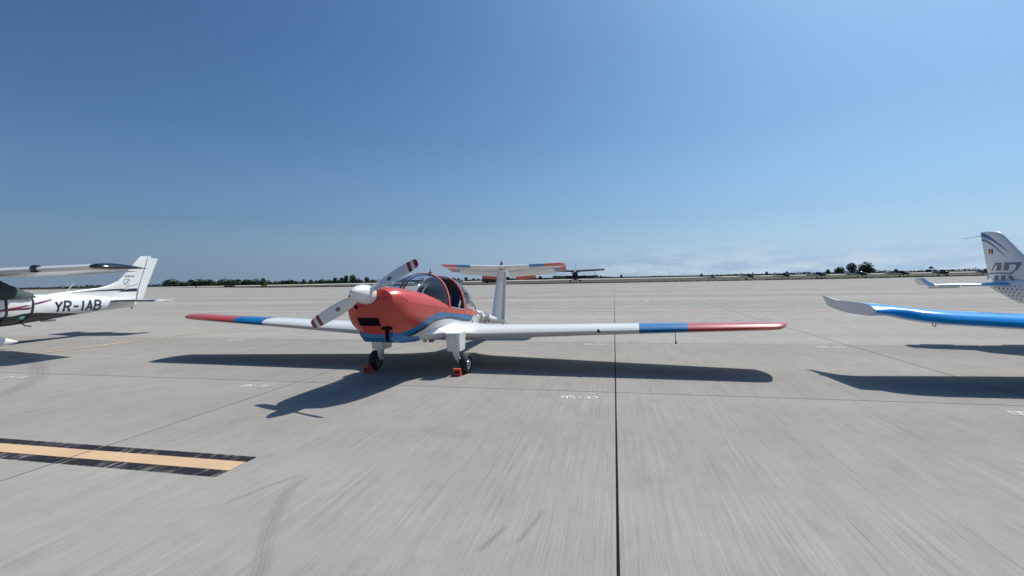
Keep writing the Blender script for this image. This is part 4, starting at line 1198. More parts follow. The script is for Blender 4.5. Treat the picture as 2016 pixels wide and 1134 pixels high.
for sg in (-1, 1):
    q = MB().grid(wing_rings([(sg*x, y, c, z, t, p) for x, y, c, z, t, p in S3]) + [tip_ring(sg)])
    for fi in range(len(S3)*NF):
        i, j = divmod(fi, NF)
        if 6 <= j <= 13 and i < len(S3): q.M[fi] = 1
    w3 = q.build('wing', P3, (m_white, m_skyblue), 40)
    q = MB(); q.tube([(sg*4.54, 1.30, 1.115), (sg*4.60, 1.45, 1.12)], [.03, .018], 10); q.box((sg*4.56, 1.50, 1.09), (.04, .05, .04), ch=.01); q.build('navigation_light', w3, m_white, 40)
    q = MB()
    rr_ = [(sg*3.80+.022*math.cos(2*PI*k/12), .42, .825+.026*math.sin(2*PI*k/12)) for k in range(13)]
    q.tube(rr_, .005, 6); q.build('tie_down_ring', w3, m_dmetal)
    q = MB(); q.tube([(sg*3.70, .40, .90), (sg*3.70, .38, .825)], .007, 6); q.build('drain_post', w3, m_dmetal)
    q = MB(); q.grid([[(sg*2.97, .95, .84), (sg*2.97, 1.22, .82), (sg*2.97, 1.18, .74), (sg*2.97, 1.10, .73)], [(sg*2.93, .95, .84), (sg*2.93, 1.22, .82), (sg*2.93, 1.18, .74), (sg*2.93, 1.10, .73)]]); q.build('hinge_bracket', w3, m_lgrey, 30)
    T3 = [(.02, 4.08, .84, 1.285, .10, 0), (1.22, 4.38, .62, 1.28, .10, 0), (1.26, 4.42, .57, 1.285, .09, 0), (1.262, 4.42, .57, 1.285, .09, 0), (1.34, 4.52, .44, 1.36, .07, 0), (1.38, 4.58, .30, 1.435, .05, 0)]
    q = MB().grid(wing_rings([(sg*x, y, c, z, t, p) for x, y, c, z, t, p in T3]))
    for fi in range((len(T3)-1)*NF):
        i, j = divmod(fi, NF)
        if 6 <= j <= 12 and (i < 1 or i >= 3): q.M[fi] = 1
    ts = q.build('tailplane', P3, (m_white, m_skyblue), 40)
    q = MB(); q.grid([[(sg*.45, 4.90, 1.255), (sg*.45, 5.0, 1.20), (sg*.45, 4.99, 1.195), (sg*.45, 4.90, 1.245)], [(sg*1.05, 4.93, 1.255), (sg*1.05, 5.03, 1.20), (sg*1.05, 5.02, 1.195), (sg*1.05, 4.93, 1.245)]]); q.build('trim_tab', ts, m_lgrey, 30)
    q = MB(); q.tube([(sg*.40, .75, .60), (sg*.80, .80, .35), (sg*1.0, .82, .2)], [.05, .04, .03], 10); q.build('gear_leg', P3, m_white)
    spat((sg*1.05, .72, 0), .95).build('wheel_spat', P3, m_white, 40)
    wheel_parts(P3, (sg*1.05, .68, .17), .17, .13)
FS3 = [(1.28, 3.2, 4.60, .10), (1.36, 3.35, 4.70, .10), (1.46, 3.48, 4.81, .10), (1.88, 3.93, 4.90, .09), (2.32, 4.40, 4.995, .08), (2.39, 4.49, 5.008, .07), (2.425, 4.60, 5.014, .05), (2.44, 4.75, 5.015, .03)]
fin3 = MB().grid(fin_rings(FS3)).build('fin', P3, m_white, 40)
fm3 = side_map(bvh_of(fin3), -1)
def F3(u, v, off): return fm3(u, v, off)
# stripes at the top of the fin
A_ = [(5.005, 2.43, 2.34), (4.9, 2.41, 2.315), (4.78, 2.365, 2.27), (4.66, 2.285, 2.225), (4.5, 2.17, 2.135), (4.35, 2.05, 2.03), (4.22, 1.95, 1.945)]
Decal(F3, .002).poly([((y, a), (y, b)) for y, a, b in A_], 1).build('blue_stripe', fin3, m_blue)
A_ = [(4.985, 2.30, 2.245), (4.88, 2.28, 2.225), (4.74, 2.21, 2.16), (4.6, 2.115, 2.08), (4.4, 1.955, 1.935), (4.25, 1.83, 1.825)]
Decal(F3, .0026).poly([((y, a), (y, b)) for y, a, b in A_], 1).build('grey_stripe', fin3, m_grey)
fl = None
for k, mt in enumerate((m_dred, m_flagy, m_flagb)):
    y0 = 4.77 - k*.042
    Decal(F3, .003+k*.0004).poly([((y0, 2.045), (y0, 1.945)), ((y0-.042, 2.045), (y0-.042, 1.945))], 1).build('flag_band', fin3, mt)
# the big two-letter monogram cut by a horizontal slash, u runs forward from the trailing edge
def G3(u, v, off): return fm3(4.80-u, 1.36+v, off)
def quad(name, pts): Decal(G3, .003).poly(pts, 3).build(name, fin3, m_grey)
quad('monogram_letter', [((.21, .385), (.09, .215)), ((.245, .385), (.135, .215))])
quad('monogram_letter', [((.245, .385), (.205, .34)), ((.40, .385), (.29, .385-.05))])
quad('monogram_letter', [((.27, .345), (.225, .215)), ((.40, .375), (.365, .215))])
quad('monogram_letter', [((.46, .385), (.425, .215)), ((.60, .385), (.555, .215))])
quad('monogram_letter', [((.605, .385), (.60, .34)), ((.74, .385), (.70, .335)), ((.86, .385), (.78, .335))])
quad('monogram_letter', [((.87, .385), (.75, .34)), ((.865, .33), (.73, .24)), ((.78, .225), (.68, .20)), ((.66, .165), (.60, .165))])
quad('monogram_slash', [((-.03, .165), (-.03, .135)), ((.3, .175), (.3, .15)), ((.62, .165), (.62, .14)), ((.70, .185), (.66, .14))])
quad('monogram_letter', [((-.03, .09), (-.03, .01)), ((.03, .11), (.0, .02))])
quad('monogram_letter', [((.185, .11), (.16, .0)), ((.295, .11), (.28, .0))])
quad('monogram_letter', [((.375, .11), (.355, .0)), ((.485, .11), (.47, .0))])
quad('monogram_letter', [((.56, .11), (.555, .06)), ((.64, .105), (.60, .02)), ((.70, .03), (.66, -.01)), ((.85, .02), (.85, -.01))])
# row of dark diamonds fading forward along the rear fuselage
D = Decal(sm3, .002); nd = 0
for i in range(9):
    for j in range(6):
        y = 4.58 - i*.125 - (j % 2)*.062; z = 1.265 - j*.066 - (4.55-y)*.02
        r = .036 - .0028*i
        if z < .86 + (y-4.05)*.42 + .06: continue
        Decal(sm3, .002).poly([((y+r*.75, z), (y+r*.75, z-.0005)), ((y, z+r*1.2), (y, z-r*1.2)), ((y-r*.75, z), (y-r*.75, z-.0005))], 1).build('diamond_mark', fus3, m_navy if j > 0 else m_blue); nd += 1
q = MB(); q.tube([(0, 5.0, 2.36), (0, 5.55, 2.33)], [.006, .003], 6); q.build('whip_antenna', P3, m_dmetal)
q = MB(); q.tube([(0, -1.3, .62), (0, -1.4, .2)], .03, 10); q.build('nose_leg', P3, m_white)
spat((0, -1.36, 0), .85).build('wheel_spat', P3, m_white, 40)
wheel_parts(P3, (0, -1.40, .145), .145, .11)
CS3 = [(-.62, .06, 1.29, 1.31), (-.5, .32, 1.27, 1.44), (-.25, .46, 1.25, 1.60), (.1, .52, 1.24, 1.72), (.5, .53, 1.23, 1.75), (.9, .50, 1.24, 1.70), (1.25, .44, 1.28, 1.58), (1.5, .34, 1.33, 1.46)]
MB().grid([[arc_pt(s_, PI*k/NA) for k in range(NA+1)] for s_ in CS3], closed=False).build('canopy', P3, m_glass, 60)
q = MB(); q.lathe([(.0, .15), (.1, .14), (.24, .085), (.31, .02), (.315, .001)], (0, -1.91, 1.0), (0, -1, 0), n=20); q.build('spinner', P3, m_white, 40)
for a in (R(90), R(210), R(330)):
    ex = Vector((math.cos(a), 0, math.sin(a))); ez = Vector((-math.sin(a), 0, math.cos(a)))
    rs = []
    for r, c in ((.1, .08), (.3, .13), (.6, .12), (.82, .08), (.87, .03)):
        rs.append([Vector((0, -2.02, 1.0)) + ex*r + (ez*.9+Vector((0, .4, 0)))*(math.cos(2*PI*k/10)*c/2) + Vector((0, 1, 0))*math.sin(2*PI*k/10)*.012 for k in range(10)])
    MB().grid(rs).build('propeller_blade', P3, m_black, 40)

# ================================================================== FAR AIRCRAFT ON THE GRASS
m_far_dark = paint('dark_blue_airframe', (0.010, 0.015, 0.035), 0.3, coat=0.3)
m_far_white = paint('white_airframe', (0.7, 0.7, 0.7), 0.35, coat=0.2)
m_far_grey = paint('dark_grey_airframe', (0.018, 0.02, 0.024), 0.5)
GZ = -0.10
def far_low_wing(label, loc, rz):
    t = thing('low_wing_aeroplane', label, 'aeroplane', loc, rz, 'small aeroplanes parked far off on the grass')
    S = [(-1.9, .25, 1.35, 1.05, .80), (-1.2, .42, 1.50, 1.05, .70), (-.2, .46, 1.52, 1.0, .62), (.9, .44, 1.48, 1.0, .62), (2.0, .32, 1.30, .98, .68), (3.4, .18, 1.12, .95, .76), (4.6, .08, 1.02, .92, .82), (4.9, .03, .96, .9, .86)]
    MB().grid([section(y, w, tp, zc, bo, 2.2, 2.2, 0, 5, 9) for y, w, tp, zc, bo in S]).build('fuselage', t, m_far_dark, 40)
    q = MB(); q.grid([[(x, y0, z), (x, y0-.02, z+.0), (x, y1, z+.04), (x, y1, z-.02)] for x, y0, y1, z in ((.46, -1.2, .9, 1.15), (.47, -.2, .6, 1.2))]); q.build('white_flash', t, m_far_white, 30)
    for sg in (1, -1):
        MB().grid([[Vector((sg*x, y+a*c, z+h*th)) for a, h in ((0, 0), (.15, .5), (.5, .5), (1, 0), (.5, -.4), (.15, -.4))] for x, y, c, z, th in ((.2, -.5, 1.7, .80, .24), (4.9, -.25, 1.1, 1.08, .14), (5.2, .05, .7, 1.10, .06))]).build('wing', t, m_far_grey, 40)
        MB().grid([[Vector((sg*x, y+a*c, z+h*.08)) for a, h in ((0, 0), (.3, .5), (1, 0), (.3, -.5))] for x, y, c, z in ((.05, 3.9, .9, 1.0), (1.6, 4.1, .6, 1.02))]).build('tailplane', t, m_far_white, 40)
        q = MB(); q.tube([(sg*1.1, .1, .8), (sg*1.15, .12, .2)], .05, 6); q.build('gear_leg', t, m_far_grey)
        MB().lathe([(-.08, .12), (-.08, .2), (.08, .2), (.08, .12)], (sg*1.16, .12, .2), n=12).build('wheel', t, m_rubber)
    MB().grid([[Vector((h*.1, y, z)) for y, h in ((y0, 0), (y0+.3, .5), (y1, 0), (y0+.3, -.5))] for z, y0, y1 in ((.95, 3.7, 4.8), (1.5, 4.1, 5.0), (2.15, 4.5, 5.1))]).build('fin', t, m_far_white, 30)
    MB().grid([[arc_pt(s_, PI*k/12) for k in range(13)] for s_ in ((-.9, .08, 1.42, 1.5), (-.4, .36, 1.4, 1.85), (.3, .4, 1.38, 1.98), (1.0, .36, 1.35, 1.85), (1.7, .2, 1.3, 1.5))], closed=False).build('canopy', t, m_dglass, 60)
    MB().lathe([(0, .16), (.2, .1), (.3, .01)], (0, -1.9, 1.07), (0, -1, 0), n=10).build('spinner', t, m_far_white, 40)
    MB().grid([[(-c, -2.02, z), (0, -2.05, z), (c, -2.0, z), (0, -1.99, z)] for z, c in ((.2, .03), (.5, .09), (1.07, .05), (1.6, .09), (1.95, .03))]).build('propeller', t, m_far_grey, 40)
    MB().tube([(0, -1.5, .75), (0, -1.55, .25)], .05, 6).build('nose_leg', t, m_far_grey)
    MB().lathe([(-.07, .1), (-.07, .18), (.07, .18), (.07, .1)], (0, -1.56, .18), n=12).build('nose_wheel', t, m_rubber)
    return t
def far_high_wing(label, loc, rz):
    t = thing('high_wing_aeroplane', label, 'aeroplane', loc, rz, 'small aeroplanes parked far off on the grass')
    S = [(-1.9, .3, 1.4, 1.1, .8), (-1.0, .5, 1.55, 1.1, .6), (-.5, .55, 2.0, 1.2, .55), (.9, .55, 2.0, 1.2, .55), (1.8, .45, 1.5, 1.1, .6), (3.4, .22, 1.32, 1.05, .78), (4.9, .06, 1.1, 1.0, .9)]
    MB().grid([section(y, w, tp, zc, bo, 2.8, 2.6, 0, 5, 9) for y, w, tp, zc, bo in S]).build('fuselage', t, m_far_dark, 40)
    for sg in (1, -1):
        MB().grid([[Vector((sg*x, y+a*c, z+h*th)) for a, h in ((0, 0), (.15, .5), (.5, .5), (1, 0), (.5, -.4), (.15, -.4))] for x, y, c, z, th in ((0.02, -.1, 1.63, 2.08, .22), (2.5, -.1, 1.6, 2.14, .22), (5.5, .1, 1.1, 2.22, .12))]).build('wing', t, m_far_white, 40)
        MB().grid([[Vector((sg*x, y+a*c, z+h*.08)) for a, h in ((0, 0), (.3, .5), (1, 0), (.3, -.5))] for x, y, c, z in ((.05, 4.0, .9, 1.1), (1.7, 4.2, .6, 1.1))]).build('tailplane', t, m_far_white, 40)
        MB().tube([(sg*.55, .3, .75), (sg*2.6, .4, 2.08)], .04, 6).build('wing_strut', t, m_far_white)
        MB().tube([(sg*.5, .5, .65), (sg*1.2, .6, .22)], .05, 6).build('gear_leg', t, m_far_grey)
        MB().lathe([(-.08, .12), (-.08, .2), (.08, .2), (.08, .12)], (sg*1.22, .6, .2), n=12).build('wheel', t, m_rubber)
    MB().grid([[Vector((h*.1, y, z)) for y, h in ((y0, 0), (y0+.3, .5), (y1, 0), (y0+.3, -.5))] for z, y0, y1 in ((1.1, 3.2, 4.9), (1.6, 4.2, 5.1), (2.6, 4.9, 5.6))]).build('fin', t, m_far_white, 30)
    MB().grid([[Vector((x, y, z)) for x, z in ((-.56, 1.35), (-.5, 1.92), (.5, 1.92), (.56, 1.35))] for y in (-.9, -.35)], closed=False).build('windscreen', t, m_dglass, 30)
    MB().grid([[(-c, -2.02, z), (0, -2.05, z), (c, -2.0, z), (0, -1.99, z)] for z, c in ((.2, .03), (.5, .09), (1.07, .05), (1.6, .09), (1.95, .03))]).build('propeller', t, m_far_grey, 40)
    MB().tube([(0, -1.5, .75), (0, -1.55, .25)], .05, 6).build('nose_leg', t, m_far_grey)
    MB().lathe([(-.07, .1), (-.07, .18), (.07, .18), (.07, .1)], (0, -1.56, .18), n=12).build('nose_wheel', t, m_rubber)
    return t
lw = far_low_wing('leftmost dark low-wing aeroplane of the far row on the grass, seen nose-on', (76, 177, GZ), -R(5))
for lab, x, y, a in (('second dark low-wing aeroplane from the left of the far row, with a white flash', 86.5, 170, 12),
                     ('third dark low-wing aeroplane from the left of the far row', 97, 166, 16),
                     ('fourth dark low-wing aeroplane of the far row, left of the big tree', 105.5, 160, 22),
                     ('dark low-wing aeroplane of the far row standing in front of the big round tree', 113.5, 152, 22),
                     ('dark low-wing aeroplane of the far row, just right of the big round tree', 127, 152, 26),
                     ('low-wing aeroplane far off behind the canopy of the red-nosed aeroplane', -23, 205, -20)):
    c = copy_tree(lw); c['label'] = lab; c.location = (x, y, GZ); c.rotation_euler = (0, 0, R(a))
hw = far_high_wing('dark high-wing aeroplane with long pale wing far off on the grass at the right', (139.5, 151, GZ), -R(8))
c = copy_tree(hw); c['label'] = 'high-wing aeroplane far off, its pale wing just left of the white tail fin'; c.location = (158, 155, GZ); c.rotation_euler = (0, 0, -R(10))
c = copy_tree(hw); c['label'] = 'small pale high-wing aeroplane seen through the windscreen of the red-nosed aeroplane'; c.location = (-42, 208, GZ); c.rotation_euler = (0, 0, -R(30))

# the big dark biplane
PB = thing('biplane', 'large dark single-engine biplane with four-blade propeller at the far edge of the apron', 'biplane', (19.9, 146.5, GZ), -R(9))
PB.rotation_euler = (-R(7), 0, -R(9))
S = [(-3.6, .30, 2.55, 1.95, 1.35), (-3.5, .78, 2.75, 1.95, 1.10), (-2.2, .82, 2.80, 1.95, 1.05), (-1.9, .80, 2.85, 2.0, 1.0), (-1.2, .82, 3.35, 2.1, .95), (1.5, .85, 3.25, 2.1, .95), (4.0, .62, 3.1, 2.2, 1.3), (7.0, .3, 3.1, 2.6, 2.0), (8.4, .12, 3.0, 2.75, 2.4)]
MB().grid([section(y, w, tp, zc, bo, 2.4, 2.2, 0) for y, w, tp, zc, bo in S]).build('fuselage', PB, m_far_dark, 40)
MB().lathe([(0, .80), (.35, .86), (.5, .78), (.52, .5)], (0, -3.4, 1.95), (0, -1, 0), n=20).build('engine_cowl', PB, m_matt, 40)
MB().grid([[Vector((x, y, z)) for x, z in ((-.7, 2.75), (-.55, 3.4), (.55, 3.4), (.7, 2.75))] for y in (-2.1, -1.4)], closed=False).build('windscreen', PB, m_dglass, 30)
for sg in (1, -1):
    for x0, x1, z0, z1, nm in ((0.3, 9.1, 3.6, 3.9, 'upper_wing'), (.7, 7.1, 1.65, 1.9, 'lower_wing')):
        c0 = 2.4 if nm == 'upper_wing' else 2.0
        MB().grid([[Vector((sg*x, -1.4+dy+a*c, z+h*th)) for a, h in ((0, 0), (.12, .6), (.45, .6), (1, 0), (.5, -.4), (.12, -.4))] for x, dy, c, z, th in ((x0, 0, c0, z0, .50), (x1-.3, .05, c0, z1, .44), (x1, .5, c0*.55, z1, .15))]).build(nm, PB, m_far_grey, 40)
    for dy in (-1.0, .1): MB().tube([(sg*5.9, dy, 1.55), (sg*6.2, dy+.05, 3.65)], .045, 6).build('wing_strut', PB, m_far_grey)
    for a, b_ in (((.9, -.9, 1.4), (6.1, -.5, 3.65)), ((5.9, -.4, 1.6), (.9, -.6, 3.4))):
        MB().tube([(sg*a[0], a[1], a[2]), (sg*b_[0], b_[1], b_[2])], .012, 4).build('bracing_wire', PB, m_far_grey)
    MB().grid([[Vector((sg*x, y+a*c, z+h*.14)) for a, h in ((0, 0), (.3, .5), (1, 0), (.3, -.5))] for x, y, c, z in ((.1, 7.0, 1.9, 3.1), (3.4, 7.4, 1.3, 3.25))]).build('tailplane', PB, m_far_grey, 40)
    MB().tube([(sg*.6, -1.4, 1.1), (sg*1.45, -1.4, .45)], .09, 8).build('gear_leg', PB, m_far_grey)
    MB().lathe([(-.14, .2), (-.15, .38), (-.08, .42), (.08, .42), (.15, .38), (.14, .2)], (sg*1.6, -1.4, .42), n=16).build('wheel', PB, m_rubber, 40)
MB().grid([[Vector((h*.22, y, z)) for y, h in ((y0, 0), (y0+.5, .5), (y1, 0), (y0+.5, -.5))] for z, y0, y1 in ((2.0, 6.2, 8.8), (3.2, 7.3, 9.1), (6.7, 7.9, 9.3), (7.2, 8.2, 9.1))]).build('fin', PB, m_lgrey, 30)
for k in range(4):
    a = R(45+90*k); ex = Vector((math.cos(a), 0, math.sin(a))); ez = Vector((-math.sin(a), 0, math.cos(a)))
    MB().grid([[Vector((0, -4.05, 1.95)) + ex*r + ez*(cc*c) + Vector((0, ss*.04, 0)) for cc, ss in ((-1, 0), (0, 1), (1, 0), (0, -1))] for r, c in ((.1, .08), (.6, .16), (1.4, .17), (1.75, .08))]).build('propeller_blade', PB, m_far_grey, 40)
MB().lathe([(0, .2), (.2, .15), (.3, .02)], (0, -3.92, 1.95), (0, -1, 0), n=12).build('spinner', PB, m_dred, 40)

# airport bus with a loud red and yellow livery
def bus_paint():
    m, nt, b = new_mat('red_yellow_bus_livery')
    tcn = add(nt, 'ShaderNodeTexCoord')
    w = add(nt, 'ShaderNodeTexWave'); w.inputs['Scale'].default_value = .16; w.inputs['Distortion'].default_value = 5; w.bands_direction = 'DIAGONAL'
    nt.links.new(tcn.outputs['Object'], w.inputs['Vector'])
    nt.links.new(ramp(nt, w.outputs['Fac'], [(0.0, (0.193, 0.017, 0.017)), (.35, (0.248, 0.028, 0.017)), (.5, (0.275, 0.154, 0.017)), (.62, (0.220, 0.028, 0.022)), (.8, (.06, .05, .12)), (1.0, (0.165, 0.165, 0.176))]), b.inputs['Base Color'])
    b.inputs['Roughness'].default_value = .35
    return m
BU = thing('bus', 'bus with red and yellow livery parked on the grass behind the T-tail fin', 'bus', (-7.6, 196, GZ), R(-6))
MB().box((0, 0, 1.62), (9.4, 2.4, 2.45), ch=.16).build('body', BU, bus_paint(), 30)
MB().box((0, 0, .42), (9.2, 2.3, .30), ch=.05).build('skirt', BU, m_far_grey, 30)
for k in range(6): MB().box((-3.6+k*1.4, -1.205, 1.95), (1.25, .03, .85), ch=.01).build('window', BU, m_dglass, 30)
MB().box((-4.71, 0, 1.9), (.03, 2.1, 1.1)).build('windscreen', BU, m_dglass, 30)
MB().box((-4.05, -1.215, 1.25), (.9, .03, 1.9)).build('door', BU, m_dglass, 30)
for x in (-2.7, 2.6):
    for y in (-1.1, 1.1): MB().lathe([(-.14, .25), (-.15, .44), (-.1, .48), (.1, .48), (.15, .44), (.14, .25)], (x, y, .48), (0, 1, 0), n=16).build('wheel', BU, m_rubber, 40)
MB().box((0, 0, 2.93), (2.2, 1.6, .18), ch=.05).build('roof_unit', BU, m_lgrey, 30)

# signs and boxes along the apron edge
def sign(label, loc, w, h, m):
    t = thing('airfield_sign', label, 'sign', loc, -R(15), 'low signs along the far apron edge')
    MB().box((0, 0, .2+h/2), (w, .18, h), ch=.03).build('panel', t, m, 30)
    for x in (-w*.35, w*.35): MB().tube([(x, 0, 0), (x, 0, .22)], .04, 6).build('post', t, m_dmetal)
sign('wide yellow sign board low at the far apron edge, left of the propeller', (-113.5, 214, GZ), 3.5, .75, m_yellow)
sign('small bright yellow marker at the far left apron edge in front of the trees', (-172.3, 255, GZ), 1.2, .75, m_yellow)
sign('tiny yellow marker in the far grass above the tail of the white high-wing aeroplane', (-350, 346, GZ), 1.6, .8, m_yellow)
gb = thing('ground_power_unit', 'low dark grey equipment trolley at the far apron edge left of the yellow sign board', 'trolley', (-136, 225, GZ), -R(15))
MB().box((0, 0, .62), (5.0, 1.6, .55), ch=.08).build('body', gb, m_far_grey, 30)
for x in (-1.7, 1.7): MB().lathe([(-.1, .15), (-.1, .3), (.1, .3), (.1, .15)], (x, -.7, .3), (0, 1, 0), n=12).build('wheel', gb, m_rubber)
# lattice mast on the horizon
mt_ = thing('radio_mast', 'thin lattice mast on the horizon right of the dark biplane', 'mast', (175.1, 520, GZ))
for dx, dy in ((-.25, -.2), (.25, -.2), (0, .25)): MB().tube([(dx, dy, 0), (dx*.5, dy*.5, 8.2)], .05, 5).build('leg', mt_, m_dmetal)
for k in range(8):
    z = .5+k; MB().tube([(-.22, -.17, z), (.20, -.16, z+.5), (0, .2, z+1.0), (-.2, -.15, z+1)], .025, 4).build('brace', mt_, m_dmetal)

# ================================================================== TREES AND SCRUB
def crown_mesh(seed, n, lobes, leaf):
    """foliage as many small leaf-clump faces through overlapping lobes, unit size: 1 wide, 1 high"""
    r = random.Random(seed)
    V, Fq = [], []
    for _ in range(n):
        cx, cy, cz, rx, rz = r.choice(lobes)
        while True:
            x, y, z = r.uniform(-1, 1), r.uniform(-1, 1), r.uniform(-1, 1)
            d = x*x+y*y+z*z
            if d < 1 and (d > .3 or r.random() < .35): break
        p = Vector((cx+x*rx, cy+y*rx, cz+z*rz))
        a = Vector((r.gauss(0, 1), r.gauss(0, 1), r.gauss(0, 1))).normalized()
        b = a.orthogonal().normalized(); c = a.cross(b)
        q = r.uniform(.5, 1.3)*leaf
        k = len(V)
        V += [p+b*q, p+c*q*.7, p-b*q, p-c*q*.7]
        Fq.append((k, k+1, k+2, k+3))
    me = bpy.data.meshes.new('crown'); me.from_pydata([tuple(v) for v in V], [], Fq); me.update()
    return me
LOBES = [
 [(-.2, 0, .40, .28, .30), (.2, .05, .42, .27, .30), (0, 0, .62, .30, .30), (.05, 0, .25, .40, .22)],
 [(0, 0, .55, .32, .36), (-.22, 0, .32, .25, .26), (.24, 0, .36, .24, .28), (.02, 0, .22, .42, .2)],
 [(-.25, 0, .35, .24, .30), (.05, 0, .50, .26, .34), (.30, 0, .30, .20, .26), (0, 0, .18, .46, .18), (-.05, 0, .72, .16, .2)],
 [(0, 0, .66, .36, .30), (-.18, 0, .50, .28, .30), (.2, 0, .52, .28, .28), (0, 0, .28, .34, .24)],
]
CR = [[crown_mesh(10*i+k, 900, lb, .055) for k in range(2)] for i, lb in enumerate(LOBES)]
tk = MB(); tk.tube([(0, 0, 0), (.01, 0, .25), (0, .01, .55)], [.045, .03, .015], 7); tk.tube([(.005, 0, .28), (.15, .03, .5)], [.02, .008], 5); tk.tube([(.005, 0, .3), (-.14, -.02, .52)], [.018, .008], 5)
_t = tk.build('trunk', None, m_trunk); trunk_me = _t.data; bpy.data.objects.remove(_t)
for grp in CR:
    for me in grp: me.materials.append(m_leaf)
def tree(x, y, h, w, kind, label, group=None, mat_=None, name='tree'):
    t = thing(name, label, 'tree' if name == 'tree' else 'bush', (x, y, GZ), random.uniform(0, 6.28), group)
    o = bpy.data.objects.new('crown', CR[kind][random.randrange(2)]); C.objects.link(o); o.parent = t
    o.scale = (w, w, h*1.02)
    if mat_ is not None:
        o.material_slots[0].link = 'OBJECT'; o.material_slots[0].material = mat_
    k = bpy.data.objects.new('trunk', trunk_me); C.objects.link(k); k.parent = t; k.scale = (h*.8, h*.8, h)
    return t
TL = [(-349.2, 480, 6.5, 13.6), (-337.8, 480, 4.2, 7.3), (-333.4, 485, 5.6, 10.5), (-327.7, 490, 6.5, 12.8), (-311.7, 480, 5.8, 11.5), (-301.3, 480, 3.5, 6.3), (-298.6, 485, 6.5, 10.5), (-288.2, 480, 5.3, 9.4), (-286.2, 490, 5.2, 11.7), (-271.5, 480, 5.0, 11.5), (-264.9, 485, 5.4, 11.6), (-255.3, 480, 5.7, 7.3), (-255.9, 490, 4.1, 7.5), (-241.3, 480, 3.2, 8.3), (-237.0, 485, 3.5, 8.4), (-228.3, 480, 3.9, 11.5), (-226.7, 490, 3.0, 6.4), (-213.7, 480, 4.1, 5.2), (-206.4, 480, 3.5, 6.8), (-205.4, 490, 3.0, 4.3), (-194.9, 480, 4.4, 6.8), (-190.6, 485, 3.8, 7.4), (-181.3, 480, 5.0, 8.3), (-178.7, 490, 4.9, 8.5), (-158.4, 480, 4.2, 7.3)]
ORD = 'leftmost second third fourth fifth sixth seventh eighth ninth tenth eleventh twelfth thirteenth fourteenth fifteenth sixteenth seventeenth eighteenth nineteenth twentieth twenty-first twenty-second twenty-third twenty-fourth twenty-fifth'.split()
for k_, (x, y, h, w) in enumerate(sorted(TL)):
    tree(x, y, h*1.25+.4, w*1.35, random.randrange(3), '%s dark %s tree from the left in the treeline left of the spinner' % (ORD[k_], 'low' if h < 3.6 else 'broad' if w > 11 else 'bushy'), 'treeline at the far left')
tree(-170.2, 480, 8.9, 6.6, 3, 'tall dark tree, left one of the pair rising above the treeline left of the spinner')
tree(-163.5, 480, 9.2, 7.8, 3, 'tall dark tree, right one of the pair rising above the treeline left of the spinner')
tree(-148.9, 480, 6.6, 6.6, 3, 'single round tree standing clear just above the white spinner')
for k_, (x, y, h, w) in enumerate([(-145.2, 490, 3.2, 10.7), (-138.3, 490, 3.0, 5.3), (-129.1, 500, 3.2, 7.6), (-120, 495, 3.4, 7), (-110.9, 480, 5.0, 9.4), (-104.7, 500, 3.6, 7.6), (-94.6, 490, 4.4, 10.7), (-83.9, 490, 4.2, 10.7), (-74.8, 500, 4.0, 7.6), (-66, 495, 3.6, 7)]):
    tree(x, y, h, w*1.2, random.randrange(3), '%s dark low tree from the left behind the propeller and windscreen of the red-nosed aeroplane' % ORD[k_], 'trees behind the red-nosed aeroplane')
for x, y, h, w, lab in [(-59.8, 480, 4.4, 8, 'dark tree just above the rear canopy of the red-nosed aeroplane'), (-47.3, 480, 4.2, 6, 'round tree between the rear canopy and the bus'), (-54.6, 480, 3.6, 6.3, 'low tree right behind the rear canopy of the red-nosed aeroplane'),
                        (-40, 490, 3.4, 5, 'bush left of the bus, larger of two'), (-35.5, 500, 3.0, 3.4, 'bush left of the bus, smaller of two'), (-4.1, 500, 4.1, 5.2, 'round tree just right of the T-tail fin'), (18.3, 520, 3.4, 4.6, 'small round tree under the right half of the T-tail'),
                        (30.4, 500, 4.3, 4.4, 'small round tree left of the dark biplane'), (106.7, 560, 3.6, 4.5, 'small bush just right of the biplane wing tip'), (131.1, 560, 5.0, 4.0, 'small lone tree on the horizon, second right of the biplane'),
                        (243.5, 600, 4.2, 4.5, 'small bush on the horizon above the first far low-wing aeroplane'), (309.4, 600, 4.2, 3.4, 'small bush above the second far low-wing aeroplane'), (327.0, 600, 5.0, 4.2, 'small round tree between the second and third far aeroplanes'), (353.1, 600, 4.6, 4.0, 'small round tree above the third far aeroplane'),
                        (493.3, 600, 5.2, 5.5, 'small round tree right of the big tree'), (497.5+18, 575, 7.2, 11, 'grey-green tree above the far high-wing aeroplane')]:
    tree(x, y, h, w, 3 if 'round' in lab else random.randrange(3), lab)
tree(424, 560, 15.2, 25, 1, 'big dark round-topped tree on the right horizon')
tree(411.7, 566, 13.8, 13, 3, 'tall dark tree leaning against the left side of the big round tree')
tree(437.5, 572, 10.5, 13, 2, 'lower dark tree against the right side of the big round tree')
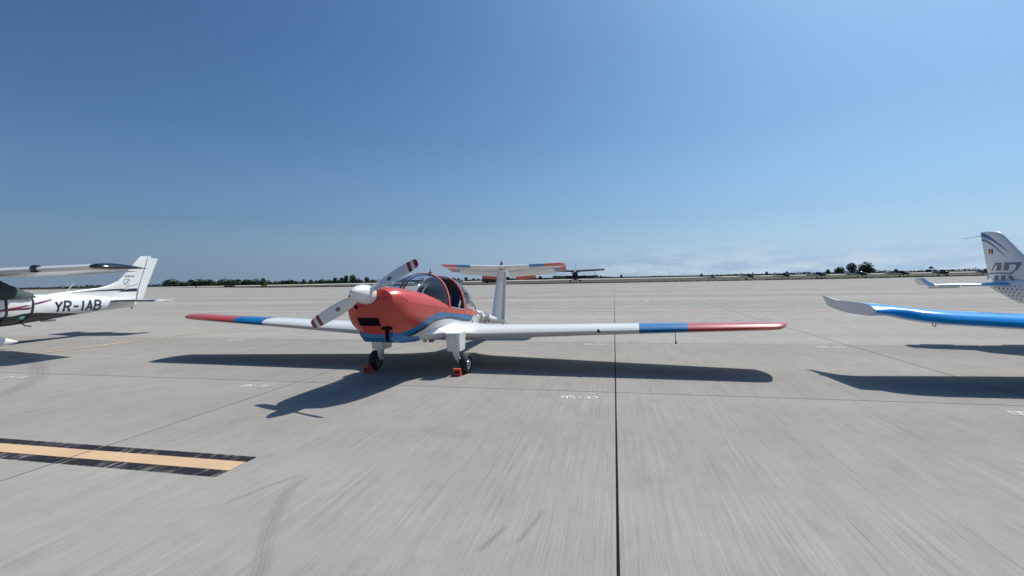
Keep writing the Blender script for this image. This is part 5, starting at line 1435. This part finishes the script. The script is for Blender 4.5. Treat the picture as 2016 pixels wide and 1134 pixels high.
tree(403, 574, 9.6, 14, 0, 'pale grey-green bushy tree left of the big round tree', None, m_scrub)
tree(391, 578, 6.4, 9, 2, 'low scrubby bush at the far left of the big round tree', None, m_scrub)
# low scrub that runs along the horizon, one mass
rs_ = random.Random(5); V, Fq = [], []
for _ in range(15000):
    x = rs_.uniform(-800, 900); y = rs_.uniform(595, 650)
    hgt = 1.5 + .9*math.sin(x*.021) + .6*math.sin(x*.067+1) + (1.6 if 430 < x < 640 else 0) + (.6 if x < -150 else 0)
    z = rs_.random()**1.8*max(1.0, hgt*1.1) + GZ
    q = rs_.uniform(.4, .9); a = rs_.uniform(0, PI)
    dx, dy = math.cos(a)*q*1.8, math.sin(a)*q*.5
    k = len(V); V += [(x-dx, y-dy, z), (x, y+.2, z-q*.6), (x+dx, y+dy, z), (x, y-.2, z+q*.6)]; Fq.append((k, k+1, k+2, k+3))
sb = mesh('scrub', V, Fq, None, (m_scrub,), None, None, False); sb['kind'] = 'stuff'
# short dry tufts along the grass edge of the apron
V, Fq = [], []
ed = [W(-275, 232), W(-209.4, 203.8), W(-125, 147.8), W(-78, 130.8), W(-28.8, 126.0), W(3.6, 124.0), W(52, 129.5), W(91.5, 147), W(105, 149), W(220, 165)]
for _ in range(6000):
    k = rs_.randrange(len(ed)-1); p = ed[k].lerp(ed[k+1], rs_.random()); off = abs(rs_.gauss(0, 9))
    n_ = Vector((-(ed[k+1]-ed[k]).y, (ed[k+1]-ed[k]).x, 0)).normalized()
    p = p + n_*(off+.15); h = rs_.uniform(.08, .22); a = rs_.uniform(0, PI); d = Vector((math.cos(a), math.sin(a), 0))*rs_.uniform(.15, .4)
    b_ = len(V); V += [(p.x-d.x, p.y-d.y, GZ), (p.x+d.x, p.y+d.y, GZ), (p.x+d.x*.6, p.y+d.y*.6+.05, GZ+h), (p.x-d.x*.7, p.y-d.y*.7-.05, GZ+h*.8)]; Fq.append((b_, b_+1, b_+2, b_+3))
gt = mesh('grass_tufts', V, Fq, None, (m_grass,), None, None, False); gt['kind'] = 'stuff'
